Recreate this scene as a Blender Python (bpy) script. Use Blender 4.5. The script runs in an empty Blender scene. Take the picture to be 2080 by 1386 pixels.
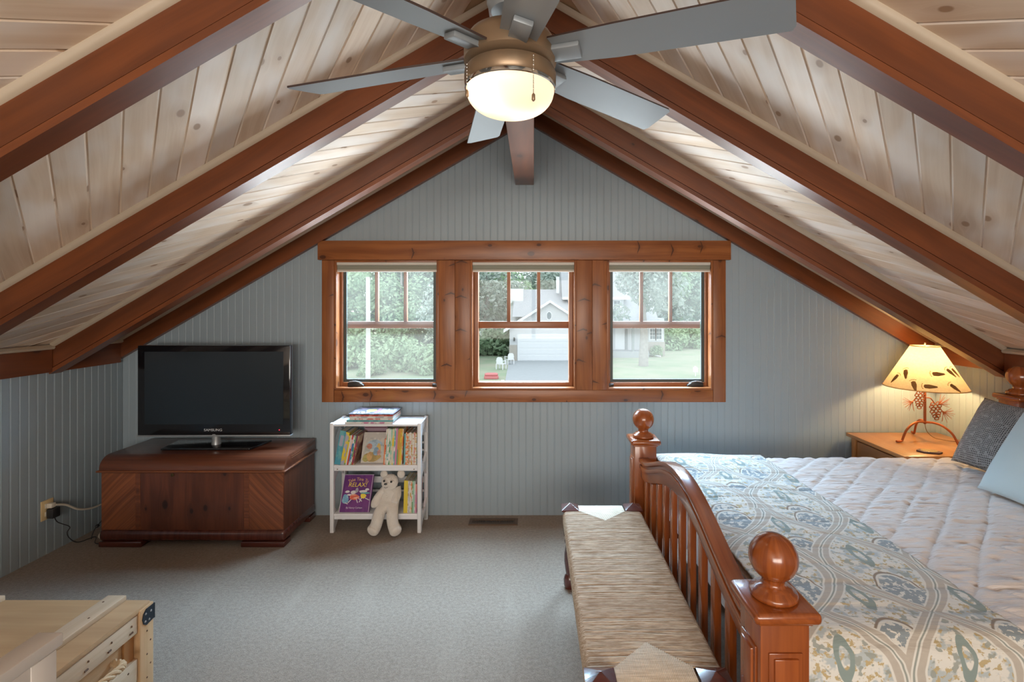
import bpy, bmesh, math, random
from mathutils import Vector, Matrix, noise
random.seed(7)
sc = bpy.context.scene
col = sc.collection
# ------------------------------------------------------------------ camera (photo taken as 2080x1386, focal 1000 px, axis at 1084,617)
F, AX, AY, EYE = 1000.0, 1084.0, 617.0, 1.58
cd = bpy.data.cameras.new('camera'); cam = bpy.data.objects.new('camera', cd); col.objects.link(cam)
cam.location = (0, 0, EYE); cam.rotation_euler = (math.radians(90), 0, 0)
cd.sensor_width = 36; cd.lens = 36 * F / 2080; cd.shift_x = (1040 - AX) / 2080; cd.shift_y = (AY - 693) / 2080
cd.clip_start = 0.02; cd.clip_end = 400
sc.camera = cam
# ------------------------------------------------------------------ world, daylight, exposure
w = bpy.data.worlds.new('overcast'); sc.world = w; w.use_nodes = True
w.node_tree.nodes['Background'].inputs[0].default_value = (0.86, 0.94, 1.0, 1)
w.node_tree.nodes['Background'].inputs[1].default_value = 1.3
def area(name, loc, rot, sx, sy, power, color):
    l = bpy.data.lights.new(name, 'AREA'); l.shape = 'RECTANGLE'; l.size = sx; l.size_y = sy; l.energy = power; l.color = color
    o = bpy.data.objects.new(name, l); col.objects.link(o); o.location = loc; o.rotation_euler = rot
    return o
# daylight falling in through the three gable windows (sky above the trees)
area('daylight_far_window', (-0.07, 4.75, 3.25), (math.radians(-52), 0, 0), 4.2, 2.0, 1500, (0.50, 0.745, 1.0))
area('daylight_off_the_lawn', (-0.07, 4.9, -0.10), (math.radians(-143), 0, 0), 4.2, 1.6, 320, (0.88, 0.94, 1.0))
area('fill_light_back', (0.0, -3.32, 1.45), (math.radians(90), 0, 0), 3.4, 1.5, 130, (1.0, 0.90, 0.78))  # unseen fill light added behind the camera to lift the room
sc.view_settings.view_transform = 'Standard'; sc.view_settings.look = 'None'
sc.view_settings.exposure = 0.7; sc.view_settings.gamma = 1.0; sc.view_settings.use_curve_mapping = False
sc.cycles.max_bounces = 8; sc.cycles.diffuse_bounces = 5; sc.cycles.transparent_max_bounces = 12
sc.cycles.sample_clamp_indirect = 6.0; sc.cycles.caustics_reflective = False; sc.cycles.caustics_refractive = False
sc.cycles.use_denoising = True

# ------------------------------------------------------------------ helpers
def P(x, y, Y):
    return Vector(((x - AX) * Y / F, Y, EYE - (y - AY) * Y / F))

class MB:
    """collects shapes; build() links them as one mesh object"""
    def __init__(s): s.v = []; s.f = []; s.m = []; s.cur = 0
    def add(s, vs, fs):
        b = len(s.v); s.v += [tuple(p) for p in vs]; s.f += [tuple(b + i for i in f) for f in fs]; s.m += [s.cur] * len(fs); return s
    def box(s, x0, x1, y0, y1, z0, z1):
        vs = [(x0,y0,z0),(x1,y0,z0),(x1,y1,z0),(x0,y1,z0),(x0,y0,z1),(x1,y0,z1),(x1,y1,z1),(x0,y1,z1)]
        return s.add(vs, [(0,3,2,1),(4,5,6,7),(0,1,5,4),(1,2,6,5),(2,3,7,6),(3,0,4,7)])
    def prism(s, poly, d, axis='y', a=0.0, b=1.0):
        """polygon of (p,q) pairs extruded along axis from a to b. y: (x,z)  x: (y,z)  z: (x,y)"""
        n = len(poly)
        def mk(p, t):
            return (p[0], t, p[1]) if axis == 'y' else (t, p[0], p[1]) if axis == 'x' else (p[0], p[1], t)
        vs = [mk(p, a) for p in poly] + [mk(p, b) for p in poly]
        fs = [tuple(range(n)), tuple(range(2*n-1, n-1, -1))] + [(i, n+i, n+(i+1) % n, (i+1) % n) for i in range(n)]
        return s.add(vs, fs)
    def tube(s, pts, r, n=8, closed=False, caps=True):
        pts = [Vector(p) for p in pts]; k = len(pts); rr = r if isinstance(r, (list, tuple)) else [r]*k
        rings = []; up = Vector((0, 0, 1)); prev = None
        for i, p in enumerate(pts):
            if closed: t = pts[(i+1) % k] - pts[i-1]
            else: t = pts[min(i+1, k-1)] - pts[max(i-1, 0)]
            t.normalize()
            if prev is None:
                a = t.cross(up)
                if a.length < 1e-3: a = t.cross(Vector((1, 0, 0)))
            else:
                a = prev - t * prev.dot(t)
                if a.length < 1e-4: a = t.cross(up)
            a.normalize(); prev = a; b = t.cross(a)
            rings.append([p + (a*math.cos(2*math.pi*j/n) + b*math.sin(2*math.pi*j/n))*rr[i] for j in range(n)])
        vs = [q for ring in rings for q in ring]; fs = []
        for i in range(k if closed else k-1):
            i2 = (i+1) % k
            for j in range(n): fs.append((i*n+j, i*n+(j+1) % n, i2*n+(j+1) % n, i2*n+j))
        if not closed and caps: fs += [tuple(range(n-1, -1, -1)), tuple((k-1)*n+j for j in range(n))]
        return s.add(vs, fs)
    def lathe(s, prof, c=(0, 0, 0), n=24, closed=False):
        """profile of (r,z) turned about the vertical through c"""
        vs = []; k = len(prof)
        for r, z in prof:
            for j in range(n):
                a = 2*math.pi*j/n; vs.append((c[0]+r*math.cos(a), c[1]+r*math.sin(a), c[2]+z))
        fs = []
        for i in range(k-1):
            for j in range(n): fs.append((i*n+j, i*n+(j+1) % n, (i+1)*n+(j+1) % n, (i+1)*n+j))
        if not closed: fs += [tuple(range(n-1, -1, -1)), tuple((k-1)*n+j for j in range(n))]
        return s.add(vs, fs)
    def ball(s, c, r, nu=20, nv=12, sc3=(1, 1, 1)):
        prof = [(max(1e-4, r*math.sin(math.pi*i/nv)), -r*math.cos(math.pi*i/nv)) for i in range(nv+1)]
        b = len(s.v); s.lathe(prof, (0, 0, 0), nu)
        for i in range(b, len(s.v)):
            x, y, z = s.v[i]; s.v[i] = (c[0]+x*sc3[0], c[1]+y*sc3[1], c[2]+z*sc3[2])
        return s
    def xf(s, M, start=0):
        for i in range(start, len(s.v)): s.v[i] = tuple(M @ Vector(s.v[i]))
        return s
    def build(s, name, mat, parent=None, grain=None, bevel=0, seg=2, smooth=None, uvoff=True, uvf=None):
        me = bpy.data.meshes.new(name); me.from_pydata(s.v, [], s.f); me.update()
        mats = mat if isinstance(mat, (list, tuple)) else [mat]
        for m_ in mats: me.materials.append(m_)
        if len(mats) > 1:
            for p, k in zip(me.polygons, s.m): p.material_index = k
        if bevel:
            bm = bmesh.new(); bm.from_mesh(me); bmesh.ops.remove_doubles(bm, verts=bm.verts, dist=1e-6)
            bmesh.ops.recalc_face_normals(bm, faces=bm.faces)
            es = [e for e in bm.edges if len(e.link_faces) == 2 and e.calc_face_angle(0) > 0.5]
            bmesh.ops.bevel(bm, geom=es, offset=bevel, segments=seg, profile=0.5, affect='EDGES', clamp_overlap=True)
            bm.to_mesh(me); bm.free()
        if grain is not None or uvf is not None:
            uvl = me.uv_layers.new(name='UVMap'); ou = random.uniform(0, 50) if uvoff else 0; ov = random.uniform(0, 50) if uvoff else 0
            g = Vector(grain).normalized() if grain is not None else None
            for p in me.polygons:
                n = p.normal
                if uvf is None:
                    b = n.cross(g)
                    if b.length < 0.35:
                        b = g.orthogonal().normalized(); a = n.cross(b)
                    else: b.normalize(); a = g
                for li in p.loop_indices:
                    co = me.vertices[me.loops[li].vertex_index].co
                    uvl.data[li].uv = uvf(co, n) if uvf else (co.dot(a)+ou, co.dot(b)+ov)
        sm = smooth
        if sm is None: sm = bool(bevel)
        if sm:
            me.polygons.foreach_set('use_smooth', [True]*len(me.polygons))
            if sm != 'all':
                try: me.set_sharp_from_angle(angle=math.radians(40))
                except Exception: pass
        me.update()
        o = bpy.data.objects.new(name, me); col.objects.link(o)
        if parent is not None: o.parent = parent
        return o

def empty(name, loc=(0, 0, 0), rz=0.0):
    o = bpy.data.objects.new(name, None); col.objects.link(o); o.location = loc; o.rotation_euler = (0, 0, rz)
    o.empty_display_size = 0.05
    return o
def tag(o, label=None, cat=None, group=None, kind=None):
    if label: o['label'] = label
    if cat: o['category'] = cat
    if group: o['group'] = group
    if kind: o['kind'] = kind
    return o
def thing(name, label, cat, loc=(0, 0, 0), rz=0.0, group=None):
    return tag(empty(name, loc, rz), label, cat, group)
def copy_tree(o, parent=None):
    c = o.copy(); col.objects.link(c); c.parent = parent
    for ch in list(o.children): copy_tree(ch, c)
    return c
def text(name, body, size, M, mat, parent, depth=0.0006, align='CENTER', sx=1.0, shear=0.0):
    cu = bpy.data.curves.new(name, 'FONT'); cu.body = body; cu.size = size; cu.extrude = depth; cu.align_x = align; cu.align_y = 'CENTER'; cu.shear = shear
    cu.materials.append(mat); t_ = bpy.data.objects.new(name, cu); col.objects.link(t_)
    me = bpy.data.meshes.new_from_object(t_.evaluated_get(bpy.context.evaluated_depsgraph_get())); me.name = name
    bpy.data.objects.remove(t_); o = bpy.data.objects.new(name, me); col.objects.link(o); o.parent = parent
    o.matrix_local = M @ Matrix.Diagonal((sx, 1, 1, 1))
    return o

# ------------------------------------------------------------------ materials
def newmat(name):
    m = bpy.data.materials.new(name); m.use_nodes = True; nt = m.node_tree
    return m, nt, nt.nodes['Principled BSDF']
def N(nt, typ, **kw):
    n = nt.nodes.new(typ)
    for k, v in kw.items(): setattr(n, k, v)
    return n
def mth(nt, op, a, b=None, c=None, clamp=False):
    n = N(nt, 'ShaderNodeMath', operation=op, use_clamp=clamp)
    for i, x in enumerate((a, b, c)):
        if x is None: continue
        if isinstance(x, (int, float)): n.inputs[i].default_value = x
        else: nt.links.new(x, n.inputs[i])
    return n.outputs[0]
def smooth(nt, x, lo, hi, a=0.0, b=1.0):
    n = N(nt, 'ShaderNodeMapRange', interpolation_type='SMOOTHSTEP')
    nt.links.new(x, n.inputs[0]); n.inputs[1].default_value = lo; n.inputs[2].default_value = hi; n.inputs[3].default_value = a; n.inputs[4].default_value = b
    return n.outputs[0]
def mix(nt, fac, a, b):
    n = N(nt, 'ShaderNodeMix', data_type='RGBA')
    if isinstance(fac, (int, float)): n.inputs[0].default_value = fac
    else: nt.links.new(fac, n.inputs[0])
    for i, x in ((6, a), (7, b)):
        if isinstance(x, (tuple, list)): n.inputs[i].default_value = (*x[:3], 1)
        else: nt.links.new(x, n.inputs[i])
    return n.outputs[2]
def comb(nt, x, y, z=0.0):
    n = N(nt, 'ShaderNodeCombineXYZ')
    for i, v in enumerate((x, y, z)):
        if isinstance(v, (int, float)): n.inputs[i].default_value = v
        else: nt.links.new(v, n.inputs[i])
    return n.outputs[0]
def noise_t(nt, vec, scale=5.0, detail=3.0, rough=0.55, dim='3D'):
    n = N(nt, 'ShaderNodeTexNoise', noise_dimensions=dim); n.inputs['Scale'].default_value = scale; n.inputs['Detail'].default_value = detail; n.inputs['Roughness'].default_value = rough
    if vec is not None: nt.links.new(vec, n.inputs['Vector'])
    return n
def bump(nt, bsdf, h, strength=0.3, dist=0.002):
    b = N(nt, 'ShaderNodeBump'); b.inputs['Strength'].default_value = strength; b.inputs['Distance'].default_value = dist
    nt.links.new(h, b.inputs['Height']); nt.links.new(b.outputs[0], bsdf.inputs['Normal'])

def flat(name, c, rough=0.5, metal=0.0, coat=0.0, spec=0.5, var=0.0, nscale=30.0, bmp=0.0):
    m, nt, b = newmat(name); b.inputs['Roughness'].default_value = rough; b.inputs['Metallic'].default_value = metal
    b.inputs['Coat Weight'].default_value = coat; b.inputs['Specular IOR Level'].default_value = spec
    if var or bmp:
        tc = N(nt, 'ShaderNodeTexCoord'); nz = noise_t(nt, tc.outputs['Object'], nscale, 4)
        nt.links.new(mix(nt, nz.outputs[0], [x*(1-var) for x in c], [min(1, x*(1+var)) for x in c]), b.inputs['Base Color'])
        if bmp: bump(nt, b, nz.outputs[0], bmp, 0.003)
    else: b.inputs['Base Color'].default_value = (*c, 1)
    return m

def wood(name, light, dark, knot=None, rough=0.45, ku=1.6, kv=7.0, kdens=0.35, coat=0.0, ring=22.0, vary=0.25, bmp=0.15, white=None, spec=0.5, fine=150.0, crough=0.12, spike=0.0):
    """boards with the grain along U (metres): growth bands, fine fibre, knots, each object its own tone"""
    m, nt, b = newmat(name)
    uv = N(nt, 'ShaderNodeUVMap'); sp = N(nt, 'ShaderNodeSeparateXYZ'); nt.links.new(uv.outputs[0], sp.inputs[0])
    u, v = sp.outputs[0], sp.outputs[1]
    wob = noise_t(nt, comb(nt, mth(nt, 'MULTIPLY', u, 1.3), mth(nt, 'MULTIPLY', v, 5.0)), 1.0, 2, dim='2D')
    v2 = mth(nt, 'ADD', v, mth(nt, 'MULTIPLY', wob.outputs[0], 0.06))
    kfac = None
    if knot:
        vo = N(nt, 'ShaderNodeTexVoronoi', voronoi_dimensions='2D'); vo.inputs['Scale'].default_value = 1.0; vo.inputs['Randomness'].default_value = 0.9
        nt.links.new(comb(nt, mth(nt, 'MULTIPLY', u, ku), mth(nt, 'MULTIPLY', v, kv)), vo.inputs['Vector'])
        # distance in metres-like measure: rebuild from the cell position
        dsep = N(nt, 'ShaderNodeSeparateXYZ'); nt.links.new(vo.outputs['Position'], dsep.inputs[0])
        du = mth(nt, 'SUBTRACT', u, mth(nt, 'DIVIDE', dsep.outputs[0], ku)); dv = mth(nt, 'SUBTRACT', v, mth(nt, 'DIVIDE', dsep.outputs[1], kv))
        csep = N(nt, 'ShaderNodeSeparateColor'); nt.links.new(vo.outputs['Color'], csep.inputs[0])
        size = mth(nt, 'MULTIPLY_ADD', csep.outputs[1], 0.012, 0.006)
        d = mth(nt, 'DIVIDE', mth(nt, 'SQRT', mth(nt, 'ADD', mth(nt, 'POWER', mth(nt, 'MULTIPLY', du, 0.62), 2), mth(nt, 'POWER', dv, 2))), size)
        sel = mth(nt, 'LESS_THAN', csep.outputs[0], kdens)
        halo = mth(nt, 'MULTIPLY', smooth(nt, d, 4.5, 0.6), sel)
        kfac = mth(nt, 'MULTIPLY', smooth(nt, d, 1.25, 0.75), sel)
        sgn = mth(nt, 'SIGN', dv)
        v2 = mth(nt, 'SUBTRACT', v2, mth(nt, 'MULTIPLY', mth(nt, 'MULTIPLY', halo, sgn), 0.022))
    g1 = noise_t(nt, comb(nt, mth(nt, 'MULTIPLY', u, 0.9), mth(nt, 'MULTIPLY', v2, ring)), 1.0, 3, 0.6, dim='2D')
    g2 = noise_t(nt, comb(nt, mth(nt, 'MULTIPLY', u, 5.0), mth(nt, 'MULTIPLY', v2, fine)), 1.0, 3, 0.6, dim='2D')
    big = noise_t(nt, comb(nt, mth(nt, 'MULTIPLY', u, 2.2), mth(nt, 'MULTIPLY', v, 6.0)), 1.0, 2, 0.5, dim='2D')
    t = mth(nt, 'ADD', mth(nt, 'MULTIPLY', smooth(nt, g1.outputs[0], 0.3, 0.7), 0.62), mth(nt, 'MULTIPLY', g2.outputs[0], 0.38))
    c = mix(nt, t, dark, light)
    if white:
        c = mix(nt, mth(nt, 'MULTIPLY', smooth(nt, big.outputs[0], 0.38, 0.68), 0.75), c, white)
    else:
        c = mix(nt, mth(nt, 'MULTIPLY', smooth(nt, big.outputs[0], 0.62, 0.3), 0.35), c, [x*0.72 for x in dark])
    oi = N(nt, 'ShaderNodeObjectInfo')
    hs = N(nt, 'ShaderNodeHueSaturation'); nt.links.new(c, hs.inputs['Color'])
    nt.links.new(mth(nt, 'MULTIPLY_ADD', oi.outputs['Random'], vary, 1 - vary/2), hs.inputs['Value'])
    c = hs.outputs[0]
    if kfac is not None:
        c = mix(nt, mth(nt, 'MULTIPLY', halo, 0.42), c, [0.55*a + 0.45*k for a, k in zip(dark, knot)])
        c = mix(nt, mth(nt, 'MULTIPLY', kfac, 0.88), c, knot)
    if spike:                                                   # branch knots sawn lengthwise: dark chevrons across the grain
        vs_ = N(nt, 'ShaderNodeTexVoronoi', voronoi_dimensions='2D'); vs_.inputs['Scale'].default_value = 1.0; vs_.inputs['Randomness'].default_value = 0.8
        su, sv = 4.2, 9.0
        nt.links.new(comb(nt, mth(nt, 'MULTIPLY', u, su), mth(nt, 'MULTIPLY', v, sv)), vs_.inputs['Vector'])
        q = N(nt, 'ShaderNodeSeparateXYZ'); nt.links.new(vs_.outputs['Position'], q.inputs[0]); cq = N(nt, 'ShaderNodeSeparateColor'); nt.links.new(vs_.outputs['Color'], cq.inputs[0])
        eu = mth(nt, 'SUBTRACT', u, mth(nt, 'DIVIDE', q.outputs[0], su)); ev = mth(nt, 'ABSOLUTE', mth(nt, 'SUBTRACT', v, mth(nt, 'DIVIDE', q.outputs[1], sv)))
        eu = mth(nt, 'ABSOLUTE', mth(nt, 'ADD', mth(nt, 'ADD', eu, mth(nt, 'MULTIPLY', ev, 0.35)), mth(nt, 'MULTIPLY_ADD', g2.outputs[0], 0.008, -0.004)))
        wd = mth(nt, 'MULTIPLY_ADD', ev, -0.10, 0.0075); on = mth(nt, 'LESS_THAN', cq.outputs[0], spike)
        sf = mth(nt, 'MULTIPLY', smooth(nt, mth(nt, 'DIVIDE', eu, mth(nt, 'MAXIMUM', wd, 0.0006)), 1.3, 0.4), mth(nt, 'MULTIPLY', on, smooth(nt, ev, 0.062, 0.03)))
        hf = mth(nt, 'MULTIPLY', smooth(nt, eu, 0.045, 0.0), mth(nt, 'MULTIPLY', on, smooth(nt, ev, 0.06, 0.0)))
        c = mix(nt, mth(nt, 'MULTIPLY', hf, 0.4), c, [x*0.55 for x in dark]); c = mix(nt, mth(nt, 'MULTIPLY', sf, 0.9), c, knot)
    nt.links.new(c, b.inputs['Base Color'])
    b.inputs['Roughness'].default_value = rough; b.inputs['Coat Weight'].default_value = coat; b.inputs['Coat Roughness'].default_value = crough; b.inputs['Specular IOR Level'].default_value = spec
    if bmp: bump(nt, b, t, bmp, 0.0012)
    return m

M_ceil = wood('whitewashed_pine', (0.82, 0.675, 0.53), (0.69, 0.53, 0.385), (0.36, 0.22, 0.13), 0.5, ku=2.4, kv=9.2, kdens=0.42, vary=0.26, white=(0.88, 0.81, 0.745), ring=26)
M_ceilback = flat('ceiling_back', (0.42, 0.30, 0.19), 0.8)
M_groove = flat('ceiling_groove', (0.62, 0.43, 0.26), 0.7)
M_beam = wood('stained_beam', (0.205, 0.055, 0.0135), (0.115, 0.029, 0.0075), (0.04, 0.012, 0.005), 0.42, ku=1.3, kv=5, kdens=0.28, vary=0.12, ring=16, spec=0.4, coat=0.45, crough=0.32)
M_cove = flat('cream_cove', (0.53, 0.44, 0.335), 0.5, var=0.08, nscale=9)
M_trim = wood('stained_pine_trim', (0.38, 0.135, 0.040), (0.20, 0.058, 0.016), (0.06, 0.018, 0.009), 0.38, ku=3.2, kv=8, kdens=0.5, vary=0.12, ring=22, spike=0.34)
M_sash = wood('sash_wood', (0.33, 0.125, 0.05), (0.22, 0.075, 0.028), None, 0.4, vary=0.1, ring=40)
M_bed = wood('honey_pine_varnish', (0.37, 0.098, 0.019), (0.20, 0.043, 0.008), (0.065, 0.017, 0.006), 0.25, ku=2.0, kv=6, kdens=0.25, coat=0.5, vary=0.1, ring=18)
M_mahog = wood('mahogany_varnish', (0.115, 0.03, 0.02), (0.06, 0.014, 0.01), None, 0.25, coat=0.5, vary=0.1, ring=30)
M_walnut = wood('walnut_veneer', (0.185, 0.058, 0.026), (0.085, 0.024, 0.012), None, 0.33, coat=0.25, vary=0.06, ring=30, fine=260)
M_walnut2 = wood('striped_veneer', (0.30, 0.098, 0.034), (0.105, 0.029, 0.013), None, 0.33, coat=0.25, vary=0.05, ring=55, fine=260)
M_burl = wood('burl_veneer', (0.185, 0.054, 0.023), (0.060, 0.017, 0.009), (0.02, 0.007, 0.005), 0.33, ku=5, kv=9, kdens=0.4, coat=0.25, vary=0.05, ring=12)
M_night = wood('maple_nightstand', (0.52, 0.235, 0.075), (0.40, 0.165, 0.05), None, 0.32, coat=0.3, vary=0.06, ring=18)
M_crate = wood('raw_pine', (0.66, 0.46, 0.27), (0.50, 0.31, 0.155), (0.20, 0.10, 0.045), 0.6, ku=2.5, kv=6, kdens=0.35, vary=0.14, ring=20)
M_crate2 = wood('raw_pine_pale', (0.72, 0.57, 0.41), (0.58, 0.42, 0.27), (0.24, 0.13, 0.06), 0.6, ku=2.5, kv=6, kdens=0.3, vary=0.12, ring=24)
M_crate3 = wood('raw_pine_amber', (0.58, 0.31, 0.125), (0.46, 0.22, 0.08), None, 0.55, vary=0.1, ring=20)
M_ply = wood('plywood_top', (0.56, 0.37, 0.20), (0.44, 0.265, 0.13), (0.2, 0.11, 0.055), 0.5, ku=1.5, kv=3, kdens=0.3, vary=0.06, ring=14)

def wallpaint():
    m, nt, b = newmat('grey_blue_paint'); tc = N(nt, 'ShaderNodeTexCoord')
    nz = noise_t(nt, tc.outputs['Object'], 2.2, 3); nf = noise_t(nt, tc.outputs['Object'], 260, 2)
    c = mix(nt, nz.outputs[0], (0.275, 0.335, 0.375), (0.305, 0.365, 0.405)); nt.links.new(c, b.inputs['Base Color'])
    b.inputs['Roughness'].default_value = 0.42; bump(nt, b, nf.outputs[0], 0.08, 0.001)
    return m
M_wall = wallpaint()
M_wallback = flat('wall_body', (0.33, 0.38, 0.40), 0.7)

def carpet():
    m, nt, b = newmat('taupe_carpet'); tc = N(nt, 'ShaderNodeTexCoord'); o = tc.outputs['Object']
    f1 = noise_t(nt, o, 210, 3, 0.7); f2 = noise_t(nt, o, 60, 3, 0.6)
    mp = N(nt, 'ShaderNodeMapping'); mp.inputs['Scale'].default_value = (5.0, 1.1, 1); mp.inputs['Rotation'].default_value = (0, 0, 0.25); nt.links.new(o, mp.inputs[0])
    st = noise_t(nt, mp.outputs[0], 1.0, 3, 0.55)
    t = mth(nt, 'ADD', mth(nt, 'MULTIPLY', f1.outputs[0], 0.6), mth(nt, 'MULTIPLY', f2.outputs[0], 0.4))
    c = mix(nt, smooth(nt, t, 0.32, 0.68), (0.145, 0.103, 0.072), (0.30, 0.232, 0.176))
    c = mix(nt, mth(nt, 'MULTIPLY', smooth(nt, st.outputs[0], 0.5, 0.75), 0.22), c, (0.37, 0.30, 0.235))
    nt.links.new(c, b.inputs['Base Color']); b.inputs['Roughness'].default_value = 0.95; b.inputs['Specular IOR Level'].default_value = 0.15
    b.inputs['Sheen Weight'].default_value = 0.25; b.inputs['Sheen Roughness'].default_value = 0.6
    bump(nt, b, t, 0.9, 0.006)
    return m
M_carpet = carpet()
M_white = flat('white_paint', (0.72, 0.72, 0.74), 0.4)
M_cream = flat('cream_paint', (0.72, 0.68, 0.635), 0.4)
M_black = flat('gloss_black', (0.008, 0.008, 0.010), 0.12, coat=0.5)
M_screen = flat('tv_screen', (0.010, 0.016, 0.022), 0.22, spec=0.6)
M_blackmatte = flat('black_plastic', (0.02, 0.02, 0.022), 0.45)
M_silver = flat('silver_plastic', (0.42, 0.44, 0.46), 0.3, metal=0.6)
M_steel = flat('dark_blue_steel', (0.02, 0.032, 0.05), 0.35, metal=0.6)
M_bronze = flat('fan_bronze', (0.27, 0.185, 0.115), 0.38, metal=0.55)
M_blade = flat('fan_blade', (0.27, 0.295, 0.315), 0.42, metal=0.25)
M_bladeedge = flat('fan_blade_edge', (0.05, 0.03, 0.025), 0.5)
M_chrome = flat('chrome', (0.7, 0.66, 0.6), 0.12, metal=1.0)
M_darkframe = flat('screen_frame', (0.045, 0.055, 0.052), 0.45)
M_blindc = flat('blind_cassette', (0.60, 0.555, 0.485), 0.5)
M_blindf = flat('blind_fabric', (0.26, 0.255, 0.20), 0.85, var=0.1, nscale=300)
M_rust = flat('rust_iron', (0.32, 0.085, 0.022), 0.5, metal=0.35, var=0.25, nscale=60)
M_outlet = flat('almond_plastic', (0.66, 0.50, 0.27), 0.4)
M_cordw = flat('cream_cord', (0.66, 0.60, 0.50), 0.5)
# ================================================================== THE ROOM
YW, XL, XR, RX, S, ZC, YB = 3.674, -3.068, 3.0, -0.055, 7/12, 3.075, -3.1
CS = math.sqrt(1 + S*S)
RAFT = [3.634, 3.116, 2.284, 1.445]          # near faces of the rafter pairs (the first lies against the far wall)
RT = 0.082
def roof(x): return ZC - S*abs(x - RX)

# floor
fl = MB(); fl.box(XL-0.1, XR+0.1, YB-0.1, YW+0.02, -0.12, 0.0)
tag(fl.build('floor', M_carpet), 'cut pile carpet, taupe brown, with vacuum streaks', None, None, 'structure')

# far gable wall: body with one opening for the window unit, faced with narrow beaded boards
WX0, WX1, WZ0, WZ1 = (677-AX)*YW/F, (1449-AX)*YW/F, 0.933, 1.90
wf = MB()
def slab(m, x0, x1, z0, z1f, ya, yb):
    m.prism([(x0, z0), (x1, z0), (x1, z1f(x1)), (x0, z1f(x0))], None, 'y', ya, yb)
up = lambda x: roof(x) + 0.05
slab(wf, XL-0.1, WX0, -0.1, up, YW+0.003, YW+0.16); slab(wf, WX1, XR+0.1, -0.1, up, YW+0.003, YW+0.16)
slab(wf, WX0, WX1, -0.1, lambda x: WZ0, YW+0.003, YW+0.16)
slab(wf, WX0, RX, WZ1, up, YW+0.003, YW+0.16); slab(wf, RX, WX1, WZ1, up, YW+0.003, YW+0.16)
wall_far = tag(wf.build('wall_far', M_wallback), 'grey blue gable wall of narrow beaded boards', None, None, 'structure')
BW = 0.0529
PROF = [(0, .0016), (.002, 0), (.0435, 0), (.0447, .0014), (.047, .0003), (.0493, .0014), (.0505, .0016), (BW, .0016)]
def bead(m, pts, zb, zt):
    """pts: list of (pos3d-function arguments) -> strip of quads between bottom and top"""
    n = len(pts); vs = [p(zb) for p in pts] + [p(zt(p)) for p in pts]
    m.add(vs, [(i, i+1, n+i+1, n+i) for i in range(n-1)])
x = XL
while x < XR - 0.001:
    m = MB(); spans = [(0.0, None)]
    if x + BW > WX0 - 0.02 and x < WX1 + 0.02: spans = [(0.0, WZ0 - 0.03), (WZ1 + 0.03, None)]
    for z0, z1 in spans:
        vs = []; 
        for dx, dy in PROF: vs.append((min(x+dx, XR), YW+dy, z0))
        for dx, dy in PROF: vs.append((min(x+dx, XR), YW+dy, z1 if z1 is not None else roof(min(x+dx, XR)) + 0.01))
        n = len(PROF); m.add(vs, [(i, i+1, n+i+1, n+i) for i in range(n-1)])
    m.build('beaded_board', M_wall, wall_far)
    x += BW
# side knee walls
for nm, X, sg in (('wall_left', XL, 1), ('wall_right', XR, -1)):
    b = MB(); b.box(min(X - sg*0.003, X - sg*0.12), max(X - sg*0.003, X - sg*0.12), YB-0.1, YW+0.16, -0.1, roof(X) + 0.06)
    wl = tag(b.build(nm, M_wallback), 'low knee wall of grey blue beaded boards ' + ('beside the chest' if sg > 0 else 'behind the headboard'), None, None, 'structure')
    y = YW; ystop = 1.1 if sg > 0 else 2.2
    while y > ystop:
        m = MB(); n = len(PROF)
        vs = [(X - sg*dy, y - dx, 0) for dx, dy in PROF] + [(X - sg*dy, y - dx, roof(X) + 0.02) for dx, dy in PROF]
        m.add(vs, [(i, n+i, n+i+1, i+1) if sg < 0 else (i, i+1, n+i+1, n+i) for i in range(n-1)]); m.build('beaded_board', M_wall, wl); y -= BW
    m = MB(); m.box(min(X, X - sg*0.003), max(X, X - sg*0.003), YB, y, 0, roof(X) + 0.02); m.build('plain_panel', M_wall, wl)
# back gable behind the camera, its window opening added to let in fill light
wb = MB(); bx0, bx1, bz0, bz1 = -1.7, 1.7, 0.75, 2.15
slab(wb, XL-0.1, bx0, -0.1, up, YB-0.15, YB); slab(wb, bx1, XR+0.1, -0.1, up, YB-0.15, YB); slab(wb, bx0, bx1, -0.1, lambda x: bz0, YB-0.15, YB)
slab(wb, bx0, RX, bz1, up, YB-0.15, YB); slab(wb, RX, bx1, bz1, up, YB-0.15, YB)
tag(wb.build('wall_back', M_wall), 'grey blue back gable wall with an added opening for fill light', None, None, 'structure')
wfm = MB()
for a in (bx0, -0.04, bx1-0.08): wfm.box(a, a+0.08, YB-0.12, YB+0.02, bz0, bz1)
wfm.box(bx0, bx1, YB-0.12, YB+0.02, bz0-0.02, bz0+0.06); wfm.box(bx0, bx1, YB-0.12, YB+0.02, bz1-0.06, bz1+0.02)
tag(wfm.build('window_4', M_trim, None, grain=(1, 0, 0)), 'added stained wood window frame around the fill light opening in the back gable', None, None, 'structure')  # frame made up for the added fill light opening

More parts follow.
